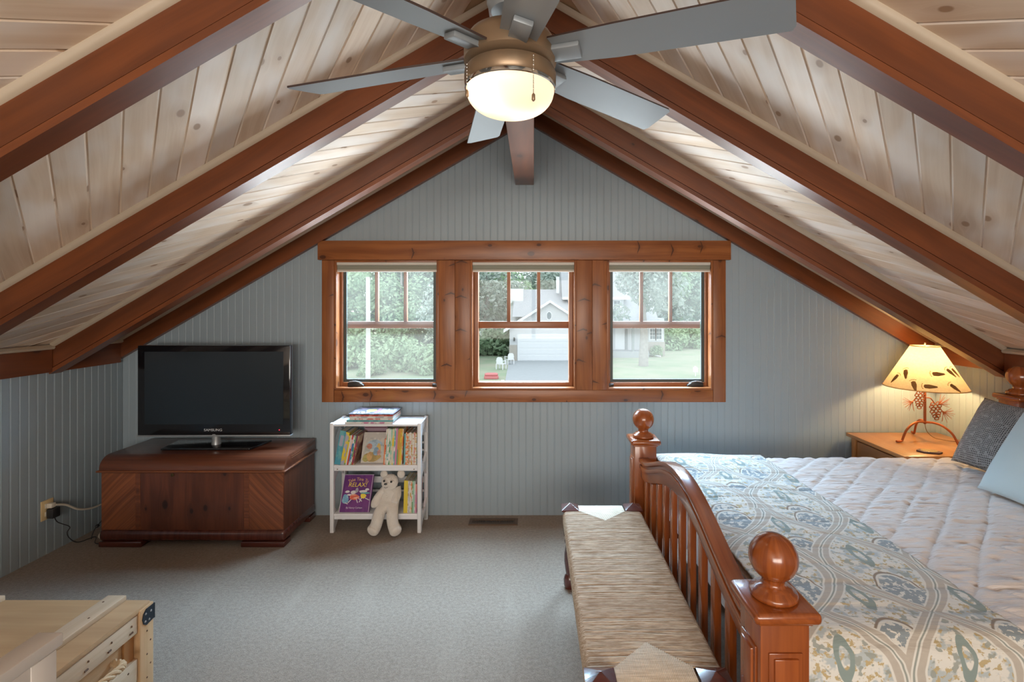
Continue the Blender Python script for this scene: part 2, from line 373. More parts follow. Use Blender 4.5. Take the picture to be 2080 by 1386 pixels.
# ceiling: two sloping slabs; between the rafters diagonal boards, each a part
ceiling = tag(empty('ceiling'), 'whitewashed pine board ceiling laid in alternating diagonals', None, None, 'structure')
for sg, X in ((-1, XL), (1, XR)):
    m = MB(); L = abs(X - RX) + 0.15
    m.prism([(RX, ZC + 0.0065), (RX + sg*L, ZC + 0.0065 - S*L), (RX + sg*L, ZC + 0.12 - S*L), (RX, ZC + 0.12)], None, 'y', YB-0.15, YW+0.16)
    m.build('ceiling_deck', M_groove, ceiling)
def clip(poly, a, b, c):
    """keep a*x+b*y<=c"""
    out = []
    for i in range(len(poly)):
        p, q = poly[i], poly[(i+1) % len(poly)]; dp = a*p[0]+b*p[1]-c; dq = a*q[0]+b*q[1]-c
        if dp <= 0: out.append(p)
        if (dp < 0 < dq) or (dq < 0 < dp):
            t = dp/(dp-dq); out.append((p[0]+(q[0]-p[0])*t, p[1]+(q[1]-p[1])*t))
    return out
def inset(poly, d):
    n = len(poly); ar = sum(poly[i][0]*poly[(i+1) % n][1]-poly[(i+1) % n][0]*poly[i][1] for i in range(n)); sgn = 1 if ar > 0 else -1
    lines = []
    for i in range(n):
        p, q = poly[i], poly[(i+1) % n]; ex, ey = q[0]-p[0], q[1]-p[1]; l = math.hypot(ex, ey)
        if l < 1e-9: return None
        nx, ny = -ey/l*sgn, ex/l*sgn; lines.append((p[0]+nx*d, p[1]+ny*d, ex/l, ey/l))
    out = []
    for i in range(n):
        a, b = lines[i-1], lines[i]; det = a[2]*b[3]-a[3]*b[2]
        if abs(det) < 1e-6: out.append((b[0], b[1])); continue
        t = ((b[0]-a[0])*b[3]-(b[1]-a[1])*b[2])/det; out.append((a[0]+a[2]*t, a[1]+a[3]*t))
    return out
PITCH = 0.153
bays = [(RAFT[1]+RT, RAFT[0], -1), (RAFT[2]+RT, RAFT[1], 1), (RAFT[3]+RT, RAFT[2], -1), (0.62, RAFT[3], 1)]
for sg, X in ((-1, XL), (1, XR)):
    U = (abs(X - RX)) * CS
    for y0, y1, dr in bays:
        k = int(((0 - dr*y1 if dr < 0 else 0 + y0) - 4) / PITCH) - 2
        while k*PITCH < U + 8:
            c0, c1 = k*PITCH + 0.03, (k+1)*PITCH + 0.03; k += 1
            poly = [(0.0, y0), (U, y0), (U, y1), (0.0, y1)]
            # strip: c0 <= u + dr*y <= c1
            poly = clip(poly, 1, dr, c1)
            if len(poly) > 2: poly = clip(poly, -1, -dr, -c0)
            pc = []
            for p in poly:
                if not pc or math.hypot(p[0]-pc[-1][0], p[1]-pc[-1][1]) > 1e-4: pc.append(p)
            if len(pc) > 1 and math.hypot(pc[0][0]-pc[-1][0], pc[0][1]-pc[-1][1]) < 1e-4: pc.pop()
            if len(pc) < 3: continue
            ar = abs(sum(pc[i][0]*pc[(i+1) % len(pc)][1]-pc[(i+1) % len(pc)][0]*pc[i][1] for i in range(len(pc))))/2
            if ar < 0.0015: continue
            inn = inset(pc, 0.0058)
            if inn is None: continue
            def W(p, h): 
                d = p[0]/CS
                return (RX + sg*d + sg*S/CS*h*-1*-1*0 , p[1], ZC - S*d + h)
            n = len(pc); vs = [W(p, 0.0) for p in inn] + [W(p, 0.0055) for p in pc]
            fs = [tuple(range(n))] + [(i, (i+1) % n, n+(i+1) % n, n+i) for i in range(n)]
            m = MB(); m.add(vs, fs)
            gd = Vector((sg/CS*1.0, -dr*1.0, -S/CS)).normalized()
            ob = m.build('plank', M_ceil, ceiling, grain=gd)
    # behind the last bay: plain boards out of sight
    m = MB(); d = U/CS; m.add([(RX, YB, ZC), (RX+sg*d, YB, ZC-S*d), (RX+sg*d, 0.62, ZC-S*d), (RX, 0.62, ZC)], [(0, 1, 2, 3)])
    m.build('ceiling_lining', M_ceil, ceiling, grain=(0, 1, 0))

# ridge beam, wall plates, rafters
rb = MB(); rb.box(-0.137, 0.002, YB, YW, 2.465, ZC + 0.02)
tag(rb.build('ridge_beam', M_beam, None, grain=(0, 1, 0), bevel=0.004), 'deep stained ridge beam running to the gable wall above the window', 'beam')
for i, (X, sg) in enumerate(((XL, 1), (XR, -1))):
    t = tag(empty('trim_%d' % (i+1)), 'stained plate board along the top of the knee wall ' + ('beside the chest' if sg > 0 else 'behind the headboard'), None, None, 'structure')
    zt = roof(X)
    segs = [(RAFT[1]+RT, RAFT[0]), (RAFT[2]+RT, RAFT[1]), (RAFT[3]+RT, RAFT[2]), (YB, RAFT[3])]
    for a, b in segs:
        m = MB(); m.box(min(X, X+sg*0.022), max(X, X+sg*0.022), a, b, 1.146, zt); m.build('plate_board', M_beam, t, grain=(0, 1, 0))
        m = MB(); m.prism([(X+sg*0.022, zt-0.028), (X+sg*0.022, zt+0.004), (X+sg*0.042, zt-0.012), (X+sg*0.036, zt-0.024)], None, 'y', a, b); m.build('cove_strip', M_cove, t)
names = ['flat against the gable wall', 'second from the gable wall', 'third from the gable wall', 'fourth from the gable wall, at the frame edge']
for k, y in enumerate(RAFT):
    for sg, X, side in ((-1, XL, 'television side'), (1, XR, 'bed side')):
        lab = 'stained timber rafter on the %s, %s' % (side, names[k])
        t = thing('ceiling_rafter', lab, 'beam', (RX + sg*1.5, y, roof(RX + sg*1.5)), 0, 'stained ceiling rafters')
        M0 = Matrix.Translation(-t.location)
        d0 = 0.06 if sg > 0 else 0.083; d1 = abs(X - RX) - (0.0 if k else 0.0)
        drop = 0.185 if k else 0.149; yb = (y + RT) if k else YW
        def para(z_hi, z_lo, ya, yb2, dd1=d1):
            m = MB(); q = lambda d, z: (RX + sg*d, ZC - S*d - z)
            m.prism([q(d0, z_hi), q(dd1, z_hi), q(dd1, z_lo), q(d0, z_lo)], None, 'y', ya, yb2); return m.xf(M0)
        g = (sg*1.0, 0, -S)
        if k:
            para(0.0, drop-0.034, y+0.004, yb).build('beam_body', M_beam, t, grain=g)
            para(drop-0.0285, drop, y, yb, d1 - 0.0).build('bottom_board', M_beam, t, grain=g)
        else:
            para(0.0, drop, y, yb).build('beam_body', M_beam, t, grain=g)
        m = MB(); q = lambda d, z: ZC - S*d - z
        vs = []
        for d in (d0, d1 - 0.02):
            for dy, z in ((0.005, 0.0), (-0.016, 0.0), (-0.0145, 0.012), (-0.007, 0.024), (0.005, 0.029)): vs.append((RX + sg*d, y + dy, q(d, z)))
        n = 5; m.add(vs, [(i, (i+1) % n, n+(i+1) % n, n+i) for i in range(n)] + [(0, 1, 2, 3, 4), (9, 8, 7, 6, 5)])
        m.xf(M0); m.build('cove_strip', M_cove, t, smooth=True)

# ================================================================== WINDOWS
YT = YW - 0.022
def X_(px, Y): return (px - AX)*Y/F
def Z_(py, Y): return EYE - (py - AY)*Y/F
cas = tag(empty('trim_3', (0, YW, 0)), 'knotty stained pine casing around the triple window', None, None, 'structure')
def cb(nm, x0, x1, z0, z1, grain, ya=YT, yb=YW+0.004, be=0.003):
    m = MB(); m.box(x0, x1, ya-YW, yb-YW, z0, z1); return m.build(nm, M_trim, cas, grain=grain, bevel=be)
cb('head_casing', X_(645, YT-.012), X_(1485, YT-.012), Z_(528, YT-.012), Z_(489, YT-.012), (1, 0, 0), YT-0.014)
cb('side_casing', X_(653.5, YT), X_(678, YT), Z_(817.5, YT), Z_(528.5, YT), (0, 0, 1))
cb('side_casing', X_(1449, YT), X_(1474.5, YT), Z_(817.5, YT), Z_(528.5, YT), (0, 0, 1))
cb('bottom_casing', X_(678.4, YT), X_(1448.6, YT), Z_(817.5, YT), Z_(793, YT), (1, 0, 0))
OPEN = [(678, 891), (955, 1171), (1233, 1449)]
zb, zt = Z_(793, YT), Z_(528.5, YT)
for a, b in ((891, 955), (1171, 1233)):
    x0, x1 = X_(a, YT), X_(b, YT); xm = (x0+x1)/2 + 0.004
    m = MB(); m.box(x0, xm-0.0008, YT-YW, 0.15, zb+0.0005, zt-0.0005); m.build('mullion_board', M_trim, cas, grain=(0, 0, 1), bevel=0.002)
    m = MB(); m.box(xm+0.0008, x1, YT-YW, 0.15, zb+0.0005, zt-0.0005); m.build('mullion_board', M_trim, cas, grain=(0, 0, 1), bevel=0.002)

def glass_mat():
    m, nt, b = newmat('window_glass'); out = nt.nodes['Material Output']
    tr = N(nt, 'ShaderNodeBsdfTransparent'); tr.inputs[0].default_value = (0.97, 0.985, 0.98, 1)
    gl = N(nt, 'ShaderNodeBsdfGlossy'); gl.inputs['Roughness'].default_value = 0.02
    mx = N(nt, 'ShaderNodeMixShader'); mx.inputs[0].default_value = 0.008
    nt.links.new(tr.outputs[0], mx.inputs[1]); nt.links.new(gl.outputs[0], mx.inputs[2]); nt.links.new(mx.outputs[0], out.inputs[0])
    return m
def screen_mat():
    m, nt, b = newmat('insect_screen'); out = nt.nodes['Material Output']
    tr = N(nt, 'ShaderNodeBsdfTransparent'); df = N(nt, 'ShaderNodeBsdfTranslucent'); df.inputs[0].default_value = (0.75, 0.62, 0.52, 1)
    mx = N(nt, 'ShaderNodeMixShader'); mx.inputs[0].default_value = 0.022
    nt.links.new(tr.outputs[0], mx.inputs[1]); nt.links.new(df.outputs[0], mx.inputs[2]); nt.links.new(mx.outputs[0], out.inputs[0])
    return m
M_glass, M_scr = glass_mat(), screen_mat()
wl_names = ['casement window nearest the television', 'fixed middle window between the two casements', 'casement window nearest the bed']
for i, (a, b) in enumerate(OPEN):
    x0, x1 = X_(a, YT), X_(b, YT)
    wn = tag(empty('window_%d' % (i+1), ((x0+x1)/2, YW, zb)), wl_names[i], None, None, 'structure')
    O = wn.location; M0 = Matrix.Translation(-O)
    def part(nm, mat, boxes, grain=(0, 0, 1), be=0.0015, par=wn):
        m = MB()
        for q in boxes: m.box(*q)
        m.xf(M0); return m.build(nm, mat, par, grain=grain, bevel=be)
    jt = 0.016; ys = YW + 0.085          # sash plane
    part('jamb', M_trim, [(x0, x0+jt, YT+0.004, YW+0.15, zb, zt)]); part('jamb', M_trim, [(x1-jt, x1, YT+0.004, YW+0.15, zb, zt)])
    part('jamb_sill', M_trim, [(x0+jt, x1-jt, YT+0.004, YW+0.15, zb, zb+0.016)], (1, 0, 0)); part('jamb_head', M_trim, [(x0+jt, x1-jt, YT+0.004, YW+0.15, zt-0.016, zt)], (1, 0, 0))
    xi0, xi1, zi0, zi1 = x0+jt, x1-jt, zb+0.016, zt-0.016
    sw = 0.034 if i == 1 else 0.020                                   # frame stop
    part('stop', M_sash, [(xi0, xi0+sw, YW+0.055, YW+0.13, zi0, zi1)]); part('stop', M_sash, [(xi1-sw, xi1, YW+0.055, YW+0.13, zi0, zi1)])
    part('stop_rail', M_sash, [(xi0+sw, xi1-sw, YW+0.055, YW+0.13, zi0, zi0+0.030)], (1, 0, 0)); part('stop_rail', M_sash, [(xi0+sw, xi1-sw, YW+0.055, YW+0.13, zi1-0.03, zi1)], (1, 0, 0))
    g0, g1, h0, h1 = xi0+sw, xi1-sw, zi0+0.030, zi1-0.030
    if i != 1:
        fr = part('screen_frame', M_darkframe, [(g0, g0+0.022, ys-0.012, ys+0.004, h0, h1), (g1-0.022, g1, ys-0.012, ys+0.004, h0, h1), (g0+0.022, g1-0.022, ys-0.012, ys+0.004, h0, h0+0.022), (g0+0.022, g1-0.022, ys-0.012, ys+0.004, h1-0.022, h1)], be=0)
        m = MB(); m.box(g0+0.022, g1-0.022, ys-0.006, ys-0.0055, h0+0.022, h1-0.022); m.xf(M0); m.build('screen_mesh', M_scr, fr)
        g0 += 0.022; g1 -= 0.022; h0 += 0.022; h1 -= 0.022
    zr = Z_(660, ys+0.03); rh = 0.026
    part('check_rail', M_sash, [(g0, g1, ys+0.012, ys+0.045, zr-rh, zr+rh)], (1, 0, 0))
    w3 = (g1-g0)/3
    for j in (1, 2): part('muntin', M_sash, [(g0+j*w3-0.0125, g0+j*w3+0.0125, ys+0.014, ys+0.043, zr+rh, h1)])
    for j in range(3):
        m = MB(); m.box(g0+j*w3+(0.0125 if j else 0), g0+(j+1)*w3-(0.0125 if j < 2 else 0), ys+0.026, ys+0.030, zr+rh, h1); m.xf(M0); m.build('pane', M_glass, wn)
    m = MB(); m.box(g0, g1, ys+0.026, ys+0.030, h0, zr-rh); m.xf(M0); m.build('pane', M_glass, wn)
    if i != 1:
        cx = X_(723 if i == 0 else 1412, YW+0.04); sgn = 1 if i == 0 else -1
        ck = MB(); ck.prism([(-0.062, 0), (0.062, 0), (0.058, 0.014), (0.02, 0.036), (-0.03, 0.042), (-0.062, 0.030)], None, 'y', -0.012, 0.016)
        if sgn < 0: ck.xf(Matrix.Diagonal((-1, 1, 1, 1)))
        ck.xf(Matrix.Translation((cx - O.x, 0.046, zb+0.016-O.z))); c_ = ck.build('crank', M_blackmatte, wn, bevel=0.004)
        hd = MB(); hd.tube([(cx-O.x-sgn*0.045, 0.030, zb+0.054-O.z), (cx-O.x, 0.026, zb+0.060-O.z), (cx-O.x+sgn*0.05, 0.028, zb+0.046-O.z)], 0.004, 6); hd.build('crank_handle', M_silver, c_)
        lx = x1-0.035 if i == 0 else x0+0.035
        lk = MB(); lk.box(lx-O.x-0.024, lx-O.x+0.024, 0.03, 0.05, zb+0.016-O.z, zb+0.038-O.z); lk.build('sash_lock', M_blackmatte, wn, bevel=0.004)
        lv = MB(); lxx = x1-0.018 if i == 0 else x0+0.018
        lv.box(lxx-O.x-0.006, lxx-O.x+0.006, 0.020, 0.045, zb+0.10-O.z, zb+0.22-O.z); lv.build('lock_lever', M_blackmatte, wn, bevel=0.003)
    # roller blind rolled up at the head
    bl = thing('roller_blind', 'cream roller blind rolled up at the %s window' % ('television side', 'middle', 'bed side')[i], 'blind', ((x0+x1)/2, YW+0.02, zt-0.08), 0, 'rolled up roller blinds')
    O2 = bl.location; hw = (x1-x0)/2 - 0.006
    m = MB(); m.prism([(-0.022, zt-0.036-O2.z), (-0.026, zt-0.03-O2.z), (-0.026, zt-0.006-O2.z), (-0.02, zt-0.002-O2.z), (0.028, zt-0.002-O2.z), (0.028, zt-0.036-O2.z)], None, 'x', -hw, hw); m.build('cassette', M_blindc, bl)
    m = MB(); m.tube([(-hw+0.008, 0.0, zt-0.047-O2.z), (hw-0.008, 0.0, zt-0.047-O2.z)], 0.0185, 14); m.build('fabric_roll', M_blindf, bl, smooth=True)
    m = MB(); m.box(-hw+0.008, hw-0.008, -0.016, -0.010, zt-0.078-O2.z, zt-0.05-O2.z); m.build('fabric', M_blindf, bl)
    m = MB(); m.box(-hw+0.006, hw-0.006, -0.020, -0.006, zt-0.086-O2.z, zt-0.070-O2.z); m.build('bottom_bar', M_blindc, bl, bevel=0.003)
# ================================================================== CEILING FAN
FX, FY, FZ = -0.067, 1.412, 2.285
fan = thing('ceiling_fan', 'six blade bronze ceiling fan with glowing glass bowl under the ridge beam', 'ceiling fan', (FX, FY, 2.465))
def FL(m): return m.xf(Matrix.Translation((0, 0, -2.465)))
m = MB(); m.lathe([(0.066, 2.462), (0.068, 2.440), (0.055, 2.415), (0.020, 2.405)], n=24); FL(m).build('canopy', M_blade, fan, smooth=True)
m = MB(); m.lathe([(0.014, 2.41), (0.014, 2.36)], n=14); FL(m).build('downrod', M_bronze, fan, smooth=True)
m = MB(); m.lathe([(0.03, 2.365), (0.075, 2.360), (0.118, 2.340), (0.132, 2.318), (0.132, 2.268), (0.120, 2.256), (0.10, 2.252)], n=40); FL(m).build('motor_housing', M_bronze, fan, smooth=True)
m = MB(); m.lathe([(0.098, 2.254), (0.126, 2.246), (0.131, 2.236), (0.131, 2.206), (0.126, 2.200), (0.118, 2.200), (0.118, 2.236), (0.09, 2.246)], n=40); FL(m).build('light_housing', M_bronze, fan, smooth=True)
m = MB(); m.lathe([(0.1275, 2.2035), (0.1295, 2.200), (0.1295, 2.192), (0.1265, 2.190), (0.1265, 2.2035)], n=48, closed=True); FL(m).build('rim_ring', M_chrome, fan, smooth=True)
def bowl_mat():
    m_, nt, b = newmat('frosted_bowl'); tc = N(nt, 'ShaderNodeTexCoord'); sp = N(nt, 'ShaderNodeSeparateXYZ'); nt.links.new(tc.outputs['Object'], sp.inputs[0])
    b.inputs['Base Color'].default_value = (0.75, 0.66, 0.57, 1); b.inputs['Roughness'].default_value = 0.3
    b.inputs['Emission Color'].default_value = (1.0, 0.80, 0.62, 1); b.inputs['Emission Strength'].default_value = 0.16
    out = nt.nodes['Material Output']; tl = N(nt, 'ShaderNodeBsdfTranslucent'); tl.inputs[0].default_value = (0.9, 0.8, 0.68, 1); mx = N(nt, 'ShaderNodeMixShader'); mx.inputs[0].default_value = 0.45
    nt.links.new(b.outputs[0], mx.inputs[1]); nt.links.new(tl.outputs[0], mx.inputs[2]); nt.links.new(mx.outputs[0], out.inputs[0])
    return m_
M_bowl = bowl_mat()
m = MB(); pr = [(0.1255, 2.196)] + [(0.1255*math.cos(t)**0.62, 2.190 - 0.066*math.sin(t)) for t in [i*math.pi/2/12 for i in range(0, 12)]] + [(0.004, 2.124)]
m.lathe(pr, n=48); FL(m).build('glass_bowl', M_bowl, fan, smooth='all')
for j, a in enumerate((40, 220)):
    l = bpy.data.lights.new('fan_bulb', 'POINT'); l.energy = 0.42; l.color = (1.0, 0.80, 0.60); l.shadow_soft_size = 0.03
    o = bpy.data.objects.new('fan_bulb', l); col.objects.link(o); o.parent = fan; o.location = (0.075*math.cos(math.radians(a)), 0.075*math.sin(math.radians(a)), 2.180-2.465)
for k in range(6):
    a = math.radians(-17.5 + 60*k); R = Matrix.Rotation(a, 4, 'Z') @ Matrix.Translation((0, 0, FZ-2.465)) @ Matrix.Rotation(math.radians(-13), 4, 'X')
    pts = [(0.112, -0.050), (0.30, -0.062), (0.705, -0.077), (0.722, -0.070), (0.745, 0.045), (0.738, 0.062), (0.30, 0.062), (0.112, 0.050)]
    m = MB(); m.prism(pts, None, 'z', 0.0, 0.006); n0 = len(m.f)
    m.m = [0 if i < 2 else 1 for i in range(n0)]; m.xf(R); bl = m.build('blade', [M_blade, M_bladeedge], fan)
    m = MB(); m.box(0.10, 0.205, -0.026, 0.026, -0.016, 0.0); m.box(0.07, 0.12, -0.018, 0.018, -0.012, 0.004); m.xf(R); m.build('blade_iron', M_blade, bl, bevel=0.003)
for (a, l0) in ((210, 0.07), (300, 0.10)):
    x_, y_ = 0.133*math.cos(math.radians(a)), 0.133*math.sin(math.radians(a)); m = MB(); z = 2.235
    m.tube([(x_, y_, z), (x_, y_, z-l0)], 0.0011, 5); 
    for q in range(8): m.ball((x_, y_, z-l0*q/8), 0.0019, 6, 4)
    FL(m); c = m.build('pull_chain', M_chrome, fan, smooth=True)
    m = MB(); m.lathe([(0.0015, z-l0), (0.0045, z-l0-0.004), (0.005, z-l0-0.018), (0.002, z-l0-0.022)], (x_, y_, 0), 10); FL(m); m.build('chain_pull', M_bronze, c, smooth=True)

# ================================================================== CEDAR CHEST AND TELEVISION
CX0, CX1, CY0, CY1 = -2.811, -1.622, 3.200, 3.645
ch = thing('cedar_chest', 'dark walnut cedar chest with rounded lid and diagonal veneer panels', 'chest', ((CX0+CX1)/2, (CY0+CY1)/2, 0))
O = ch.location; w2, d2 = (CX1-CX0)/2, (CY1-CY0)/2
m = MB(); m.box(-w2, w2, -d2+0.002, d2-0.004, 0.07, 0.488); m.build('body', M_walnut, ch, grain=(0, 0, 1))
X1a, X2a = -w2 + 0.247, w2 - 0.252
for a, b, g in ((-w2+0.004, X1a-0.024, (1, 0, 1)), (X2a+0.024, w2-0.004, (1, 0, -1))):
    m = MB(); m.box(a, b, -d2-0.001, -d2+0.004, 0.112, 0.478); m.build('veneer_panel', M_walnut2, ch, grain=g)
m = MB(); m.box(X1a+0.008, X2a-0.008, -d2-0.001, -d2+0.004, 0.112, 0.478); m.build('veneer_panel', M_burl, ch, grain=(0, 0, 1))
for a, b in ((X1a-0.023, X1a+0.007), (X2a-0.007, X2a+0.023)):
    m = MB(); m.box(a, b, -d2-0.0015, -d2+0.004, 0.112, 0.478); st = m.build('inlay_strip', M_walnut2, ch, grain=(1, 0, 0))
    mm = MB()
    for q in range(38): mm.box((a+b)/2-0.010, (a+b)/2+0.010, -d2-0.0024, -d2-0.001, 0.116+q*0.0095, 0.116+q*0.0095+0.004)
    tag(mm.build('inlay_notches', M_burl, st, grain=(1, 0, 0)), kind='stuff')
m = MB()   # lid: waterfall front edge
pr = [(d2+0.004, 0.497)] + [(d2+0.004, 0.578), (d2-0.004, 0.584)] + [(-d2-0.012+0.085*(1-math.sin(t)), 0.499+0.085*math.cos(t)) for t in [i*math.pi/2/9 for i in range(10)]]
pr += [(-d2-0.012, 0.497)]
m.prism(pr, None, 'x', -w2-0.006, w2+0.006); m.build('lid', M_walnut, ch, grain=(1, 0, 0), bevel=0.003)
m = MB(); m.box(-w2-0.018, w2+0.018, -d2-0.024, d2+0.006, 0.4865, 0.4985); m.build('lid_moulding', M_walnut2, ch, grain=(1, 0, 0), bevel=0.005, seg=3)
m = MB(); m.box(-w2-0.010, w2+0.010, -d2-0.014, d2+0.002, 0.036, 0.108); m.build('base_moulding', M_mahog, ch, grain=(0, 0, 1), bevel=0.024, seg=4)
for a, b in ((-w2-0.008, -w2+0.27), (w2-0.275, w2+0.008)):
    for c, d in ((-d2-0.014, -d2+0.08), (d2-0.09, d2)):
        m = MB(); m.box(a, b, c, d, 0.0, 0.037); m.build('foot', M_mahog, ch, grain=(1, 0, 0), bevel=0.006)
for e in (0, 1):
    m = MB(); zz = 0.55+0.012*e; m.tube([(w2+0.0065, d2-0.01, zz), (w2+0.0065, -d2+0.08, zz)], 0.002, 6); m.build('lid_bead', M_walnut2, ch, grain=(0, 1, 0))
m = MB(); m.lathe([(0.0, 0.0), (0.011, 0.0), (0.011, 0.004), (0.005, 0.005)], n=16); m.xf(Matrix.Translation((-0.13, -d2-0.001, 0.466)) @ Matrix.Rotation(math.pi/2, 4, 'X')); m.build('keyhole', flat('brass_dark', (0.10, 0.07, 0.03), 0.4, metal=0.8), ch)

TVc = Vector((-2.217, 3.44, 0.585)); tv = thing('television', 'black flat screen television standing on the cedar chest', 'television', TVc, math.radians(0.5))
m = MB(); m.box(-0.526, 0.526, -0.028, 0.018, 0.082, 0.705); m.build('bezel', M_black, tv, bevel=0.006)
m = MB(); m.box(-0.25, 0.25, 0.03, 0.075, 0.2, 0.6); m.build('back_housing', M_blackmatte, tv, bevel=0.02)
m = MB(); m.box(-0.476, 0.480, -0.0298, -0.027, 0.158, 0.662); m.build('screen', M_screen, tv)
m = MB(); m.box(-0.526, 0.526, -0.028, 0.016, 0.073, 0.083); m.build('bottom_strip', M_silver, tv, bevel=0.002)
m = MB(); m.lathe([(0.030, 0.012), (0.026, 0.05), (0.030, 0.09)], (0, 0.0, 0), 20); m.build('neck', M_silver, tv, smooth=True)
m = MB(); m.prism([(-0.31, -0.105), (0.29, -0.105), (0.335, 0.10), (-0.335, 0.10)], None, 'z', 0.0005, 0.014); m.build('stand_base', M_black, tv, bevel=0.004)
FR = Matrix.Rotation(math.pi/2, 4, 'X')
text('brand_lettering', 'SAMSUNG', 0.024, Matrix.Translation((-0.005, -0.0285, 0.118)) @ FR, flat('logo_grey', (0.6, 0.62, 0.65), 0.3), tv, sx=1.15)
m = MB(); m.ball((0.452, -0.028, 0.118), 0.0032, 8, 6)
ml, nt, b = newmat('red_led'); b.inputs['Emission Color'].default_value = (1, 0.02, 0.05, 1); b.inputs['Emission Strength'].default_value = 2.0; b.inputs['Base Color'].default_value = (0.4, 0, 0, 1)
m.build('standby_light', ml, tv)
# outlet, plugs and cords beside the chest
ol = thing('wall_outlet', 'almond outlet plate low on the knee wall', 'outlet', (XL, 3.10, 0.283))
m = MB(); m.box(0.001, 0.007, -0.040, 0.040, -0.062, 0.062); m.build('plate', M_outlet, ol, bevel=0.003)
for z in (-0.025, 0.025):
    m = MB(); m.box(0.006, 0.0095, -0.017, 0.017, z-0.014, z+0.014); m.build('socket', M_cordw, ol, bevel=0.003)
m = MB(); m.box(0.010, 0.052, -0.025, 0.025, -0.055, 0.006); ad = m.build('power_adapter', M_blackmatte, None, bevel=0.004); ad.location = (XL, 3.113, 0.283)
tag(ad, 'black square power adapter in the outlet', 'adapter')
m = MB(); m.box(0.010, 0.042, -0.016, 0.016, 0.010, 0.040); pw = m.build('cord_plug', M_cordw, None, bevel=0.005); pw.location = (XL, 3.105, 0.283); tag(pw, 'cream plug above the black adapter', 'plug')
m = MB(); X0 = XL+0.03
pts = [(X0+0.008, 3.12, 0.305), (X0+0.01, 3.19, 0.275), (X0+0.012, 3.27, 0.215), (X0+0.015, 3.37, 0.18), (X0+0.02, 3.50, 0.17), (X0+0.07, 3.56, 0.12), (X0+0.14, 3.52, 0.06), (X0+0.185, 3.42, 0.02), (X0+0.16, 3.31, 0.008), (X0+0.10, 3.33, 0.012), (X0+0.11, 3.42, 0.05), (X0+0.16, 3.48, 0.09), (X0+0.19, 3.49, 0.08)]
def spline(pts, k=6):
    pts = [Vector(p) for p in pts]; out = []
    for i in range(len(pts)-1):
        p0, p1, p2, p3 = pts[max(i-1, 0)], pts[i], pts[i+1], pts[min(i+2, len(pts)-1)]
        for j in range(k):
            t = j/k; out.append(0.5*((2*p1)+(p2-p0)*t+(2*p0-5*p1+4*p2-p3)*t*t+(3*p1-p0-3*p2+p3)*t**3))
    out.append(pts[-1]); return out
m.tube(spline(pts), 0.0065, 8); tag(m.build('extension_cord', M_cordw, None, smooth=True), 'thick cream power cord coiling behind the chest', 'cord')
m = MB(); pts = [(X0+0.01, 3.11, 0.235), (X0+0.012, 3.13, 0.19), (X0+0.012, 3.21, 0.125), (X0+0.02, 3.185, 0.10), (X0+0.03, 3.19, 0.06), (X0+0.05, 3.23, 0.014), (X0+0.09, 3.31, 0.012), (X0+0.15, 3.24, 0.006), (X0+0.19, 3.225, 0.006)]
m.tube(spline(pts), 0.0028, 6); tag(m.build('thin_cord', M_blackmatte, None, smooth=True), 'thin black cord hanging from the adapter', 'cord')
m = MB(); pts = [(X0+0.09, 3.28, 0.010), (X0+0.085, 3.31, 0.06), (X0+0.10, 3.36, 0.11), (X0+0.16, 3.44, 0.22), (X0+0.20, 3.5, 0.31)]
m.tube(spline(pts), 0.0028, 6); m.ball((X0+0.087, 3.33, 0.075), 0.011, 8, 6, (1, 1.3, 1)); tag(m.build('antenna_cord', M_blackmatte, None, smooth=True), 'thin black cord rising behind the chest', 'cord')

# ================================================================== FLOOR VENT
vt = thing('floor_vent', 'brown metal floor register in the carpet below the window', 'vent', (-0.29, 3.555, 0))
M_vent = flat('vent_brown', (0.11, 0.065, 0.038), 0.45, metal=0.3)
m = MB()
for q in ((-0.175, 0.175, -0.05, -0.026), (-0.175, 0.175, 0.026, 0.05), (-0.175, -0.15, -0.026, 0.026), (0.15, 0.175, -0.026, 0.026)): m.box(q[0], q[1], q[2], q[3], 0.0, 0.008)
m.build('frame', M_vent, vt)
m = MB(); m.box(-0.15, 0.15, -0.026, 0.026, 0.0003, 0.0012); m.build('dark_backing', M_blackmatte, vt)  # black sheet put in for the shade below the slats
for q in range(24):
    m = MB(); m.box(-0.146+q*0.0125, -0.1415+q*0.0125, -0.026, 0.026, 0.001, 0.007); m.build('slat', M_vent, vt)

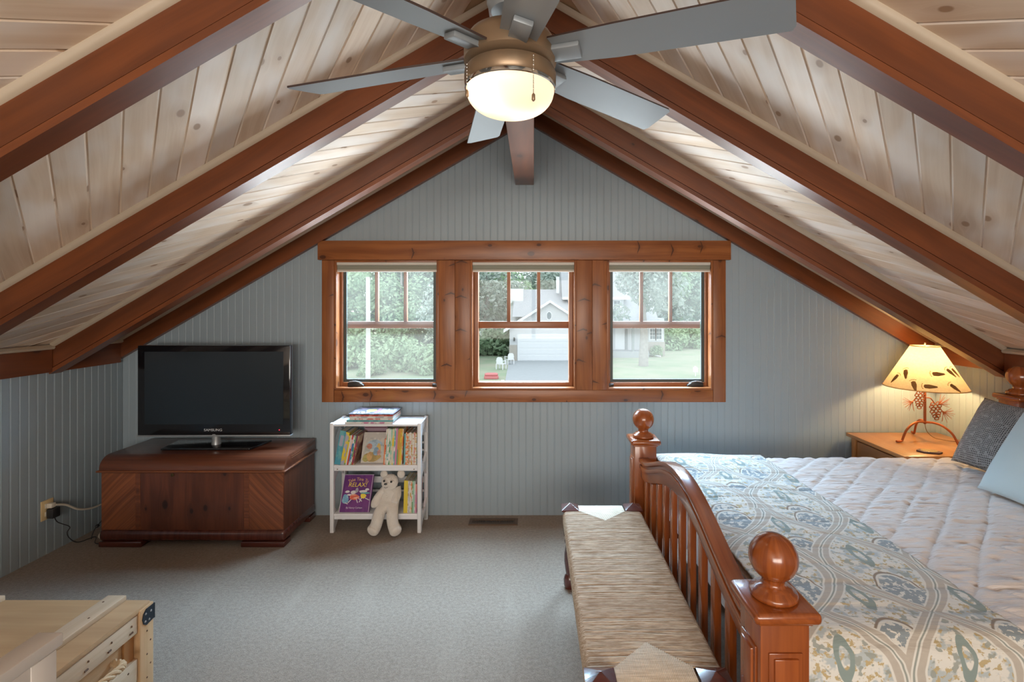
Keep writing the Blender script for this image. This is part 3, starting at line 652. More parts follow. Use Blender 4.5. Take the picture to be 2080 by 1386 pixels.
# ================================================================== RUSH BENCH
BX0, BX1, BY0, BY1, BZ = 0.155, 0.598, 1.440, 2.790, 0.46
be = thing('rush_bench', 'low bench with woven rush seat and dark mahogany legs beside the footboard', 'bench', ((BX0+BX1)/2, (BY0+BY1)/2, 0))
O = be.location; bw, bd = (BX1-BX0)/2, (BY1-BY0)/2; LW = 0.094
for sx in (-1, 1):
    for sy in (-1, 1):
        cx, cy = sx*(bw-LW/2), sy*(bd-LW/2)
        m = MB(); h = LW/2 - 0.008
        m.box(cx-h+0.004, cx+h-0.004, cy-h+0.004, cy+h-0.004, 0.30, 0.436)
        m.lathe([(0.034, 0.30), (0.028, 0.285), (0.022, 0.272), (0.030, 0.262), (0.030, 0.252), (0.023, 0.24), (0.031, 0.19), (0.032, 0.15), (0.024, 0.085), (0.022, 0.075), (0.031, 0.062), (0.035, 0.045), (0.034, 0.016), (0.028, 0.0)], (cx, cy, 0), 20)
        lg = m.build('leg', M_mahog, be, grain=(0, 0, 1), smooth=True)
        m = MB(); t = LW/2; m.box(cx-t, cx+t, cy-t, cy+t, 0.436, 0.446)
        m.add([(cx-t, cy-t, 0.446), (cx+t, cy-t, 0.446), (cx+t, cy+t, 0.446), (cx-t, cy+t, 0.446), (cx, cy, 0.470)], [(0, 1, 4), (1, 2, 4), (2, 3, 4), (3, 0, 4)]); m.build('leg_cap', M_mahog, lg, grain=(1, 0, 0), bevel=0.002)
def rush_mat():
    m_, nt, b = newmat('rush'); oc = N(nt, 'ShaderNodeTexCoord'); mp = N(nt, 'ShaderNodeMapping'); mp.inputs['Scale'].default_value = (14, 160, 160); nt.links.new(oc.outputs['Object'], mp.inputs[0])
    nz = noise_t(nt, mp.outputs[0], 1, 3, 0.7); uv = N(nt, 'ShaderNodeUVMap'); sp = N(nt, 'ShaderNodeSeparateXYZ'); nt.links.new(uv.outputs[0], sp.inputs[0])
    c = mix(nt, smooth(nt, nz.outputs[0], 0.3, 0.72), (0.29, 0.185, 0.10), (0.66, 0.53, 0.39))
    c = mix(nt, mth(nt, 'MULTIPLY', sp.outputs[0], 0.55), c, (0.30, 0.17, 0.085)); c = mix(nt, mth(nt, 'MULTIPLY', sp.outputs[1], 0.4), c, (0.74, 0.64, 0.51)); nt.links.new(c, b.inputs['Base Color']); b.inputs['Roughness'].default_value = 0.7
    bump(nt, b, nz.outputs[0], 0.6, 0.003); return m_
M_rush = rush_mat()
m = MB(); rr = random.Random(3); ruv = []
def strand(pts, r, tone, pale=0.0):
    """half round strand along pts"""
    k = len(pts); vs = []; na = 4
    for i, p in enumerate(pts):
        p = Vector(p); t = (Vector(pts[min(i+1, k-1)]) - Vector(pts[max(i-1, 0)])).normalized()
        nn = Vector(upn[i]); b_ = t.cross(nn).normalized()
        for j in range(na+1):
            a = math.pi*j/na; vs.append(p + b_*math.cos(a)*r + nn*math.sin(a)*r*0.9)
    fs = [(i*(na+1)+j, (i+1)*(na+1)+j, (i+1)*(na+1)+j+1, i*(na+1)+j+1) for i in range(k-1) for j in range(na)]
    m.add(vs, fs); ruv.extend([(tone, pale)]*len(fs))
SZ = 0.438; hw = bw - 0.010; yy = -bd + 0.012; PITCHR = 0.0064; APX = 0.212
def dep(x): return APX - (APX-LW)*abs(x)/(bw-LW)     # depth of the end triangles at x
while yy < bd - 0.012:
    lim = 0.0; e = min(yy + bd, bd - yy)
    tone = max(0.0, rr.gauss(0.10, 0.34)); jz = rr.uniform(-0.0016, 0.0012)
    def seg(xa, xb, wrapL, wrapR):
        global upn
        pts, ups = [], []
        if wrapL: pts += [(-hw-0.002, yy, SZ-0.060), (-hw-0.002, yy, SZ-0.014), (-hw+0.006, yy, SZ-0.003)]; ups += [(-1, 0, 0), (-1, 0, 0), (-0.7, 0, 0.7)]
        nseg = max(2, int((xb-xa)/0.09))
        for i in range(nseg+1):
            x_ = xa + (xb-xa)*i/nseg; pts.append((x_, yy + rr.uniform(-0.0007, 0.0007), SZ + jz + 0.004*math.cos(x_/hw*1.5))); ups.append((0, 0, 1))
        if wrapR: pts += [(hw-0.006, yy, SZ-0.003), (hw+0.002, yy, SZ-0.014), (hw+0.002, yy, SZ-0.060)]; ups += [(0.7, 0, 0.7), (1, 0, 0), (1, 0, 0)]
        upn = ups; strand(pts, PITCHR*0.56, tone)
    if e > APX: seg(-hw+0.014, hw-0.014, True, True)
    elif e > LW + 0.002:
        xl = (bw-LW)*(APX-e)/(APX-LW)
        seg(-hw+0.014, -xl, True, False); seg(xl, hw-0.014, False, True)
    yy += PITCHR
for sy in (-1, 1):
    xx = -(bw-LW-0.004)
    while xx < bw-LW-0.004:
        dpt = dep(xx); tone = max(0.0, rr.gauss(0.0, 0.12))
        pts = [(xx, sy*(bd-0.004), SZ-0.05), (xx, sy*(bd-0.006), SZ-0.010), (xx, sy*(bd-0.016), SZ+0.001), (xx, sy*(bd-max(dpt, 0.02)), SZ+0.004)]
        upn = [(0, sy, 0), (0, sy, 0), (0, sy*0.7, 0.7), (0, 0, 1)]; strand(pts, PITCHR*0.50, tone, 1.0); xx += PITCHR*0.86
k = 0
ob = m.build('rush_weave', M_rush, be, smooth='all', uvf=lambda co, n: (0, 0))
uvl = ob.data.uv_layers[0]
for p in ob.data.polygons:
    for li in p.loop_indices: uvl.data[li].uv = ruv[p.index]
tag(ob, kind='stuff')
m = MB(); m.box(-bw+0.02, bw-0.02, -bd+0.02, bd-0.02, SZ-0.055, SZ-0.006); m.build('seat_core', flat('rush_dark', (0.16, 0.09, 0.045), 0.9), be)
for sx in (-1, 1):
    m = MB(); m.box(sx*(bw-0.055)-0.014, sx*(bw-0.055)+0.014, -bd+LW-0.012, bd-LW+0.012, 0.20, 0.235); m.build('stretcher', M_mahog, be, grain=(0, 1, 0), bevel=0.004)
# ================================================================== BED
PW, CW = 0.065, 0.0885                                        # half post, half cap
PX, PYN, PYF = 0.665, 1.3665, 2.9885
bed = thing('bed', 'honey pine bed with ball finial posts and arched slatted footboard', 'bed', (1.8, 2.18, 0))
BO = Vector((1.8, 2.18, 0)); TB = Matrix.Translation(-BO)
def bpart(m, nm, mat=None, par=None, **kw): return m.xf(TB).build(nm, mat or M_bed, par or bed, **kw)
def finial(x, y, z):
    m = MB(); r = 0.064
    pr = [(0.002, z), (0.060, z), (0.064, z+0.008), (0.060, z+0.018), (0.050, z+0.022), (0.047, z+0.028), (0.034, z+0.032), (0.029, z+0.040), (0.031, z+0.048), (0.034, z+0.054)]
    c = z + 0.108
    pr += [(r*math.sin(t), c - r*math.cos(t)) for t in [math.radians(d) for d in range(34, 180, 8)]] + [(0.001, c + r)]
    m.lathe(pr, (x, y, 0), 36); return m
def post(x, y, ztop, panels):
    m = MB(); m.box(x-PW, x+PW, y-PW, y+PW, 0.0, ztop-0.030); p = bpart(m, 'post', grain=(0, 0, 1), bevel=0.004)
    m = MB(); m.box(x-CW, x+CW, y-CW, y+CW, ztop-0.031, ztop); bpart(m, 'post_cap', None, p, grain=(0, 1, 0), bevel=0.012, seg=3)
    m = MB(); m.box(x-PW-0.006, x+PW+0.006, y-PW-0.006, y+PW+0.006, ztop-0.040, ztop-0.031); bpart(m, 'cap_moulding', None, p, grain=(0, 1, 0), bevel=0.002)
    bpart(finial(x, y, ztop), 'ball_finial', None, p, grain=(0, 0, 1), smooth='all')
    for nx, ny in panels:                                      # raised panels on the post faces
        zt_, zb_ = ztop-0.112, 0.10; hw_ = PW-0.020
        for e, (h_, d_) in enumerate(((hw_, 0.006), (hw_-0.012, 0.013))):
            m = MB()
            a, b = (PW - 0.001, PW + d_)
            if nx: m.box(x+min(nx*a, nx*b), x+max(nx*a, nx*b), y-h_, y+h_, zb_+e*0.012, zt_-e*0.012)
            else: m.box(x-h_, x+h_, y+min(ny*a, ny*b), y+max(ny*a, ny*b), zb_+e*0.012, zt_-e*0.012)
            bpart(m, 'panel_moulding' if e == 0 else 'raised_panel', None, p, grain=(0, 0, 1), bevel=0.004)
    return p
post(PX, PYN, 0.77, [(-1, 0), (0, -1)]); post(PX, PYF, 0.77, [(-1, 0)])
def arch(y):
    t = (y - (PYN+PYF)/2)/0.765; t = max(-1, min(1, t))
    return 0.655 + 0.185*(0.5+0.5*math.cos(math.pi*t))**0.85 + 0.012*max(0, abs(t)-0.86)/0.14
ya, yb = PYN+PW-0.002, PYF-PW+0.002
def railing(x0, x1, top, bot, name, mat=M_bed, be=0.004):
    m = MB(); n = 40; vs = []
    for i in range(n+1):
        y = ya + (yb-ya)*i/n; vs += [(x0, y, arch(y)-bot), (x1, y, arch(y)-bot), (x1, y, arch(y)-top), (x0, y, arch(y)-top)]
    fs = [(i*4+j, i*4+(j+1) % 4, i*4+4+(j+1) % 4, i*4+4+j) for i in range(n) for j in range(4)] + [(3, 2, 1, 0), (n*4, n*4+1, n*4+2, n*4+3)]
    m.add(vs, fs); return bpart(m, name, mat, None, grain=(0, 1, 0), bevel=be)
railing(0.624, 0.684, 0.0, 0.022, 'arched_top_rail')
railing(0.636, 0.678, 0.0222, 0.115, 'arched_rail')
railing(0.628, 0.637, 0.040, 0.060, 'rail_moulding', be=0.002)
for q in range(11):
    y = PYN + PW + 0.076 + q*(PYF-PYN-2*PW-0.152)/10
    m = MB(); m.box(0.645, 0.669, y-0.021, y+0.021, 0.25, arch(y)-0.112); bpart(m, 'slat', grain=(0, 0, 1), bevel=0.002)
m = MB(); m.box(0.636, 0.678, ya, yb, 0.15, 0.25); bpart(m, 'bottom_rail', grain=(0, 1, 0), bevel=0.003)
HX, HYF, HYN = 2.905, 2.945, 1.41
post(HX, HYF, 1.035, []); post(HX, HYN, 1.035, [])
m = MB(); m.box(HX-0.025, HX+0.025, HYN+PW, HYF-PW, 0.35, 0.90); bpart(m, 'headboard_panel', grain=(0, 1, 0), bevel=0.004)
for y in (PYN+0.07, PYF-0.10):
    m = MB(); m.box(PX+PW, HX-PW, y, y+0.03, 0.20, 0.36); bpart(m, 'side_rail', grain=(1, 0, 0), bevel=0.003)

def cloth(name, c, rough=0.9, weave=700.0, var=0.06, bm=0.15):
    m_, nt, b = newmat(name); tc = N(nt, 'ShaderNodeTexCoord'); nz = noise_t(nt, tc.outputs['Object'], weave, 2); n2 = noise_t(nt, tc.outputs['Object'], 4, 3)
    cc = mix(nt, n2.outputs[0], [x*(1-var) for x in c], [min(1, x*(1+var)) for x in c]); nt.links.new(cc, b.inputs['Base Color'])
    b.inputs['Roughness'].default_value = rough; b.inputs['Sheen Weight'].default_value = 0.3; b.inputs['Specular IOR Level'].default_value = 0.2
    bump(nt, b, nz.outputs[0], bm, 0.001); return m_
M_sheet = cloth('mattress_ticking', (0.7, 0.69, 0.67))
mt = MB(); mt.box(0.745, 2.835, 1.47, 2.885, 0.36, 0.595); mo = mt.build('mattress', M_sheet, None, bevel=0.04, seg=4); tag(mo, 'thick mattress under the quilt', 'mattress')
# quilt: a draped sheet with diamond quilting and fine crinkles
MX0, MX1, MY0, MY1, MZ = 0.715, 2.80, 1.375, 3.035, 0.628
def drape(u, v, x0, x1, y0, y1, z, r=0.05, lift=0.0):
    """u,v: arc lengths from the middle; returns a point of a cloth lying over the mattress"""
    def fold(t, h):                      # t distance from centre, h half size -> (offset, drop)
        s_ = 1 if t >= 0 else -1; a = abs(t)
        if a <= h - r: return s_*a, 0.0
        e = a - (h - r)
        if e < r*math.pi/2: return s_*(h - r + r*math.sin(e/r)), r*(1-math.cos(e/r))
        return s_*h, r + (e - r*math.pi/2)
    return fold
def quilt_pt(x, v, amp, lift, hang):
    yc, h = (MY0+MY1)/2, (MY1-MY0)/2 + lift
    r = 0.06; a = abs(v); s_ = 1 if v >= 0 else -1
    if a <= h - r: oy, dz = a, 0.0
    else:
        e = a - (h - r)
        if e < r*math.pi/2: oy, dz = h - r + r*math.sin(e/r), r*(1-math.cos(e/r))
        else:
            q = e - r*math.pi/2; oy, dz = h + 0.05*q + 0.012*math.sin(x*9)*min(1, q*4), r + q
    return Vector((x, yc + s_*oy, MZ + lift - dz))
def quilt(name, mat, xa, xb, lift, hang, nx, ny, height, foot=False):
    m = MB(); half = (MY1-MY0)/2 + lift - 0.06 + 0.06*math.pi/2 + hang; vs = []
    grid = []
    for i in range(nx+1):
        x = xa + (xb-xa)*i/nx
        for j in range(ny+1):
            v = -half + 2*half*j/ny; p = quilt_pt(x, v, 0, lift, hang); p2 = quilt_pt(x, v+0.002, 0, lift, hang); t = (p2-p).normalized(); nrm = Vector((0, -t.z, t.y)); 
            if nrm.length < 0.1: nrm = Vector((0, 0, 1))
            p = p + nrm*height(x, v)
            grid.append(p)
    m.add(grid, [(i*(ny+1)+j, (i+1)*(ny+1)+j, (i+1)*(ny+1)+j+1, i*(ny+1)+j+1) for i in range(nx) for j in range(ny)])
    uvd = {}
    o = m.build(name, mat, None, smooth='all', uvf=lambda co, n: (co.x, co.y - (MZ - co.z)*(1 if co.y > 2.2 else -1)*-1))
    return o
D = 0.185
def tri(t): t = t % 1.0; return min(t, 1-t)*2
def q1(x, v):
    a = tri((x - v)/D + 0.03*math.sin(v*14)); b = tri((x + v)/D + 0.03*math.sin(x*14))
    puff = min(1, a*3.2)**0.55*0.55 + min(1, b*4.0)**0.55*0.45
    cr = noise.noise(Vector((x*6, v*34, 1.3)))*0.65 + noise.noise(Vector((x*13, v*62, 7.7)))*0.35
    k = min(1.0, max(0.22, 0.22 + (x - 1.36)/0.06*0.78))
    return k*(puff*0.017 + cr*0.013*min(1, a*3)) + 0.006*noise.noise(Vector((x*2.2, v*2.2, 0)))
def crinkle(mat, sc_=(7, 60, 7), st=0.9, dist=0.012):
    nt = mat.node_tree; b = nt.nodes['Principled BSDF']; tc = N(nt, 'ShaderNodeTexCoord'); mp = N(nt, 'ShaderNodeMapping'); mp.inputs['Scale'].default_value = sc_
    nt.links.new(tc.outputs['Object'], mp.inputs[0]); nz = noise_t(nt, mp.outputs[0], 1.0, 3, 0.6)
    bm_ = N(nt, 'ShaderNodeBump'); bm_.inputs['Strength'].default_value = st; bm_.inputs['Distance'].default_value = dist; nt.links.new(nz.outputs[0], bm_.inputs['Height'])
    old = b.inputs['Normal'].links[0].from_node; nt.links.new(bm_.outputs[0], old.inputs['Normal']); return mat
M_quilt = crinkle(cloth('quilt_cotton', (0.655, 0.60, 0.58), 0.85, 500, 0.04, 0.1))
qo = quilt('quilt', M_quilt, 0.742, MX1, 0.0, 0.36, 230, 330, q1); tag(qo, 'pale mauve grey quilt with diamond stitching covering the bed', 'quilt')
sm = qo.modifiers.new('thickness', 'SOLIDIFY'); sm.thickness = 0.010; sm.offset = -1

def coverlet_mat():
    """printed medallion pattern: ogee frames with brown bands, slate fans, ochre flowers"""
    m_, nt, b = newmat('printed_coverlet'); uv = N(nt, 'ShaderNodeUVMap'); sp = N(nt, 'ShaderNodeSeparateXYZ'); nt.links.new(uv.outputs[0], sp.inputs[0])
    wz = noise_t(nt, uv.outputs[0], 7.0, 2); wob = mth(nt, 'MULTIPLY_ADD', wz.outputs[0], 0.03, -0.015)
    x = mth(nt, 'ADD', sp.outputs[0], wob); y = mth(nt, 'ADD', sp.outputs[1], wob)
    # half-drop ogee lattice, cells 0.30 x 0.42
    cx, cy = 0.34, 0.50
    def cell(off):
        fx = mth(nt, 'SUBTRACT', mth(nt, 'FRACT', mth(nt, 'ADD', mth(nt, 'DIVIDE', x, cx), off)), 0.5)
        fy = mth(nt, 'SUBTRACT', mth(nt, 'FRACT', mth(nt, 'ADD', mth(nt, 'DIVIDE', y, cy), off)), 0.5)
        ax = mth(nt, 'ABSOLUTE', fx); ay = mth(nt, 'ABSOLUTE', fy)
        wdt = mth(nt, 'MULTIPLY', mth(nt, 'COSINE', mth(nt, 'MULTIPLY', ay, math.pi)), 0.5)
        return fx, fy, mth(nt, 'SUBTRACT', ax, mth(nt, 'MULTIPLY', wdt, mth(nt, 'MULTIPLY_ADD', wdt, -0.3, 1.1)))
    fx, fy, e1 = cell(0.0); gx, gy, e2 = cell(0.5)
    inside = mth(nt, 'LESS_THAN', e1, 0.0)
    px = N(nt, 'ShaderNodeMix'); nt.links.new(inside, px.inputs[0]); nt.links.new(gx, px.inputs[2]); nt.links.new(fx, px.inputs[3])
    py = N(nt, 'ShaderNodeMix'); nt.links.new(inside, py.inputs[0]); nt.links.new(gy, py.inputs[2]); nt.links.new(fy, py.inputs[3])
    lx, ly = px.outputs[0], py.outputs[0]
    fine = noise_t(nt, uv.outputs[0], 46, 3, 0.6); mid = noise_t(nt, uv.outputs[0], 17, 3, 0.6); nn = noise_t(nt, uv.outputs[0], 29, 2, 0.5)
    cream = (0.66, 0.65, 0.61); ochre = (0.45, 0.36, 0.20); slate = (0.25, 0.295, 0.325); sage = (0.29, 0.315, 0.29); brown = (0.24, 0.185, 0.14); ltblue = (0.42, 0.47, 0.49)
    c = mix(nt, smooth(nt, mid.outputs[0], 0.50, 0.58), cream, ltblue)
    c = mix(nt, smooth(nt, fine.outputs[0], 0.54, 0.60), c, ochre)
    c = mix(nt, mth(nt, 'MULTIPLY', smooth(nt, nn.outputs[0], 0.57, 0.62), 0.9), c, sage)
    # slate fan in the lower part of each cell, white scrolls inside
    dd = mth(nt, 'SQRT', mth(nt, 'ADD', mth(nt, 'POWER', mth(nt, 'MULTIPLY', lx, 1.25), 2), mth(nt, 'POWER', mth(nt, 'ADD', ly, 0.36), 2)))
    fan_ = smooth(nt, dd, 0.262, 0.255); c = mix(nt, fan_, c, mix(nt, smooth(nt, fine.outputs[0], 0.52, 0.56), slate, cream))
    ring_ = mth(nt, 'MULTIPLY', smooth(nt, dd, 0.255, 0.265), smooth(nt, dd, 0.305, 0.295)); c = mix(nt, ring_, c, mix(nt, smooth(nt, dd, 0.275, 0.285), cream, brown))
    # almond motif
    al = mth(nt, 'ADD', mth(nt, 'POWER', mth(nt, 'MULTIPLY', lx, 13.0), 2), mth(nt, 'POWER', mth(nt, 'MULTIPLY', mth(nt, 'SUBTRACT', ly, 0.16), 6.5), 2))
    c = mix(nt, mth(nt, 'MULTIPLY', smooth(nt, al, 1.0, 0.9), smooth(nt, al, 0.20, 0.28)), c, (0.23, 0.29, 0.28))
    # ogee bands: brown between two cream lines, from the pair of lattices
    em = mth(nt, 'ABSOLUTE', e1)
    c = mix(nt, smooth(nt, em, 0.115, 0.105), c, cream); c = mix(nt, mth(nt, 'MULTIPLY', smooth(nt, em, 0.095, 0.085), 0.6), c, mix(nt, fine.outputs[0], brown, (0.36, 0.30, 0.24)))
    c = mix(nt, smooth(nt, em, 0.030, 0.022), c, cream); c = mix(nt, smooth(nt, em, 0.012, 0.006), c, sage)
    nt.links.new(c, b.inputs['Base Color']); b.inputs['Roughness'].default_value = 0.85; b.inputs['Specular IOR Level'].default_value = 0.2; b.inputs['Sheen Weight'].default_value = 0.2
    n3 = noise_t(nt, uv.outputs[0], 400, 2); bump(nt, b, n3.outputs[0], 0.12, 0.001); return m_
M_cov = crinkle(coverlet_mat(), (6, 46, 6), 0.6, 0.010)
def q2(x, v):
    a = tri(v/0.12 + 0.04*math.sin(x*11))
    cr = noise.noise(Vector((x*8, v*60, 3.1)))
    edge = min(1.0, (1.385 - x)/0.012)
    return min(1, a*3)**0.6*0.006 + cr*0.0022 + 0.006*noise.noise(Vector((x*2.2, v*2.2, 0))) + 0.012*math.exp(-((x-0.95)/0.22)**2)
co = quilt('coverlet', M_cov, 0.737, 1.385, 0.022, 0.42, 90, 300, q2); tag(co, 'patterned coverlet with slate and ochre medallions folded across the bed foot', 'coverlet')
sm = co.modifiers.new('thickness', 'SOLIDIFY'); sm.thickness = 0.009; sm.offset = -1

# pillows: square cushions standing against the headboard
def cushion(name, w_, h_, th, mat, corner, uax, vax, label, disp=None, ear=0.02):
    """corner: bottom far corner; uax along the bottom edge, vax up the side"""
    u, v = Vector(uax).normalized(), Vector(vax).normalized(); n_ = u.cross(v).normalized(); n = 34; m = MB(); vs = []
    for side in (1, -1):
        for i in range(n+1):
            for j in range(n+1):
                a, b = -1+2*i/n, -1+2*j/n
                pin = 1 - 0.07*((1-abs(a)**2)*(abs(b)**4) ) ; pin2 = 1 - 0.07*((1-abs(b)**2)*(abs(a)**4))
                hgt = th*max(0, (1-abs(a)**2.6))**0.55*max(0, (1-abs(b)**2.6))**0.55
                dsp = disp(a*w_/2, b*h_/2) if disp and hgt > 0.004 else 0
                wr = 0.004*noise.noise(Vector((a*2.5, b*2.5, side*3.0)))*min(1, hgt*40)
                vs.append(u*(a*w_/2*pin2 + w_/2) + v*(b*h_/2*pin + h_/2) + n_*side*(hgt + dsp + wr))
    N2 = (n+1)*(n+1); fs = []
    for s_ in (0, 1):
        for i in range(n):
            for j in range(n):
                q = (s_*N2+i*(n+1)+j, s_*N2+(i+1)*(n+1)+j, s_*N2+(i+1)*(n+1)+j+1, s_*N2+i*(n+1)+j+1); fs.append(q if s_ == 0 else q[::-1])
    m.add(vs, fs)
    o = m.build(name, mat, None, smooth='all', uvf=lambda co, nn: ((co).dot(u), (co).dot(v))); o.location = corner
    bm = bmesh.new(); bm.from_mesh(o.data); bmesh.ops.remove_doubles(bm, verts=bm.verts, dist=0.0006); bm.to_mesh(o.data); bm.free()
    return tag(o, label, 'pillow')
def knit_mat():
    m_, nt, b = newmat('open_knit'); uv = N(nt, 'ShaderNodeUVMap'); sp = N(nt, 'ShaderNodeSeparateXYZ'); nt.links.new(uv.outputs[0], sp.inputs[0])
    wz = noise_t(nt, uv.outputs[0], 9, 2); wo = mth(nt, 'MULTIPLY_ADD', wz.outputs[0], 0.02, -0.01)
    a = mth(nt, 'ABSOLUTE', mth(nt, 'SINE', mth(nt, 'MULTIPLY', mth(nt, 'ADD', sp.outputs[0], wo), 300))); c_ = mth(nt, 'ABSOLUTE', mth(nt, 'SINE', mth(nt, 'MULTIPLY', mth(nt, 'ADD', sp.outputs[1], wo), 300)))
    h = mth(nt, 'MULTIPLY', smooth(nt, a, 0.45, 0.8), smooth(nt, c_, 0.35, 0.75)); nz = noise_t(nt, uv.outputs[0], 40, 2)
    hole = mth(nt, 'MULTIPLY', h, smooth(nt, nz.outputs[0], 0.3, 0.5)); nt.links.new(mix(nt, hole, (0.33, 0.305, 0.29), (0.045, 0.036, 0.033)), b.inputs['Base Color'])
    b.inputs['Roughness'].default_value = 0.95; inv = mth(nt, 'SUBTRACT', 1.0, hole); bump(nt, b, inv, 0.8, 0.004); return m_
M_knit = knit_mat()
cushion('pillow', 0.44, 0.43, 0.075, M_knit, (2.452, 2.895, 0.658), (-0.02, -1, 0), (0.225, 0.03, 0.36), 'grey brown open knit cushion nearest the nightstand')
cushion('pillow', 0.52, 0.50, 0.085, cloth('pale_blue_linen', (0.45, 0.535, 0.55), 0.85, 420, 0.05, 0.25), (2.215, 2.46, 0.660), (-0.08, -1, 0), (0.26, 0.03, 0.36), 'pale blue linen cushion in front of the knit cushion')
cushion('pillow', 0.60, 0.40, 0.055, cloth('white_pillowcase', (0.70, 0.67, 0.66)), (2.742, 2.83, 0.658), (0, -1, 0), (0.10, 0.0, 0.36), 'white bed pillow leaning on the headboard behind the cushions')

# ================================================================== NIGHTSTAND, LAMP, COASTER
ns = thing('nightstand', 'maple nightstand with overhanging top beside the bed', 'nightstand', (2.65, 3.345, 0))
O = ns.location
m = MB(); m.box(2.312-O.x, 2.985-O.x, 3.075-O.y, 3.645-O.y, 0.600, 0.626); m.build('top', M_night, ns, grain=(0, 1, 0), bevel=0.005)
m = MB(); m.box(2.375-O.x, 2.95-O.x, 3.13-O.y, 3.60-O.y, 0.10, 0.600); m.build('case', M_night, ns, grain=(0, 1, 0))
for x_ in (2.345, 2.935):
    for y_ in (3.10, 3.60):
        m = MB(); m.box(x_-O.x, x_-O.x+0.04, y_-O.y-0.0, y_-O.y+0.035, 0, 0.600); m.build('leg', M_night, ns, grain=(0, 0, 1), bevel=0.003)
for z0, z1 in ((0.42, 0.575), (0.25, 0.405)):
    m = MB(); m.box(2.358-O.x, 2.376-O.x, 3.145-O.y, 3.59-O.y, z0, z1); dr = m.build('drawer', M_night, ns, grain=(0, 1, 0), bevel=0.003)
    m = MB(); m.ball((2.345-O.x, 3.3675-O.y, (z0+z1)/2), 0.014, 12, 8); m.build('knob', M_bronze, dr, smooth=True)
LXc, LYc, LZ = 2.71, 3.41, 0.6265
lamp = thing('table_lamp', 'rustic iron pinecone table lamp with parchment shade on the nightstand', 'lamp', (LXc, LYc, LZ))
for a in (189, 71, 307):
    ca, sa = math.cos(math.radians(a)), math.sin(math.radians(a))
    pr = [(0.0, 0.132), (0.05, 0.136), (0.10, 0.122), (0.145, 0.085), (0.17, 0.040), (0.182, 0.013), (0.20, 0.0085), (0.225, 0.009)]
    m = MB(); m.tube(spline([(r*ca, r*sa, z) for r, z in pr], 4), 0.0075, 8); m.build('leg', M_rust, lamp, smooth=True)
m = MB(); m.tube([(0, 0, 0.12), (0, 0, 0.46)], 0.0085, 10); m.build('stem', M_rust, lamp, smooth=True)
def pinecone(cx, cz, r, h, tilt):
    m = MB()
    for q, (k, ww) in enumerate(((2, 0.42), (3, 0.62), (2, 0.40), (3, 0.60), (2, 0.36), (2, 0.24), (1, 0.0))):
        z = h*(0.42 - q*0.14)
        for j in range(k):
            x_ = 0 if k == 1 else r*ww*(-1 + 2*j/(k-1))
            loop = [(x_+0.33*r*math.cos(a), 0.003*math.sin(2*a), z+0.27*r*math.sin(a)) for a in [i*2*math.pi/12 for i in range(12)]]
            m.tube(loop, 0.0032, 5, closed=True)
    m.xf(Matrix.Translation((cx, -0.02, cz)) @ Matrix.Rotation(tilt, 4, 'Y')); return m.build('pinecone', M_rust, lamp, smooth=True)
pinecone(-0.050, 0.288, 0.039, 0.118, 0.1); pinecone(0.060, 0.214, 0.043, 0.120, -0.1)
def needles(cx, cz, a0, a1, n, l):
    m = MB()
    for i in range(n):
        a = math.radians(a0+(a1-a0)*i/(n-1)); ll = l*random.uniform(0.8, 1.1)
        m.tube([(cx, -0.02+0.004*math.sin(i), cz), (cx+ll*math.cos(a), -0.02+0.012*math.sin(i*2.3), cz+ll*math.sin(a))], [0.0022, 0.0010], 5)
    m.ball((cx, -0.02, cz), 0.008, 8, 6); return tag(m.build('needle_spray', M_rust, lamp, smooth=True), kind='stuff')
needles(-0.105, 0.275, 150, 285, 12, 0.062); needles(0.085, 0.262, -20, 75, 10, 0.072); needles(0.112, 0.205, -100, 25, 12, 0.072)
for tw, r_ in (([(0.0, 0, 0.30), (0.03, -0.01, 0.30), (0.05, -0.02, 0.265)], 0.004), ([(0.0, 0, 0.34), (-0.04, -0.015, 0.335), (-0.10, -0.02, 0.28)], 0.003), ([(0.075, -0.02, 0.235), (0.095, -0.02, 0.222), (0.112, -0.02, 0.205)], 0.003)):
    m = MB(); m.tube(spline(tw, 4), r_, 6); m.build('twig', M_rust, lamp, smooth=True)
SB, ST, RB_, RTp = 0.376, 0.660, 0.240, 0.083
def shade_mat(nm, tr_c, mixf):
    m_, nt, b = newmat(nm); out = nt.nodes['Material Output']; tc = N(nt, 'ShaderNodeTexCoord'); nz = noise_t(nt, tc.outputs['Object'], 70, 4, 0.7)
    c = mix(nt, smooth(nt, nz.outputs[0], 0.3, 0.75), [x*0.86 for x in tr_c], tr_c)
    df = N(nt, 'ShaderNodeBsdfDiffuse'); tl = N(nt, 'ShaderNodeBsdfTranslucent'); nt.links.new(c, df.inputs[0]); nt.links.new(c, tl.inputs[0])
    mx = N(nt, 'ShaderNodeMixShader'); mx.inputs[0].default_value = mixf; nt.links.new(df.outputs[0], mx.inputs[1]); nt.links.new(tl.outputs[0], mx.inputs[2]); nt.links.new(mx.outputs[0], out.inputs[0]); return m_
M_shade = shade_mat('parchment_shade', (0.66, 0.53, 0.33), 0.30); M_paw = shade_mat('paw_print', (0.26, 0.15, 0.06), 0.25)
m = MB(); m.lathe([(RB_, SB), (RTp, ST)], n=64, closed=True); sh = m.build('shade', M_shade, lamp, smooth='all')
for r, z in ((RB_, SB), (RTp, ST)):
    m = MB(); m.tube([(r*math.cos(a), r*math.sin(a), z) for a in [i*2*math.pi/64 for i in range(64)]], 0.003, 6, closed=True); m.build('shade_rim', flat('shade_binding', (0.42, 0.22, 0.08), 0.6) if z == SB else M_shade, sh, smooth=True)
def cone_pt(ang, s_, off=0.0016):
    t = s_; r = RB_ + (RTp-RB_)*t + off; z = SB + (ST-SB)*t; return (r*math.cos(ang), r*math.sin(ang), z)
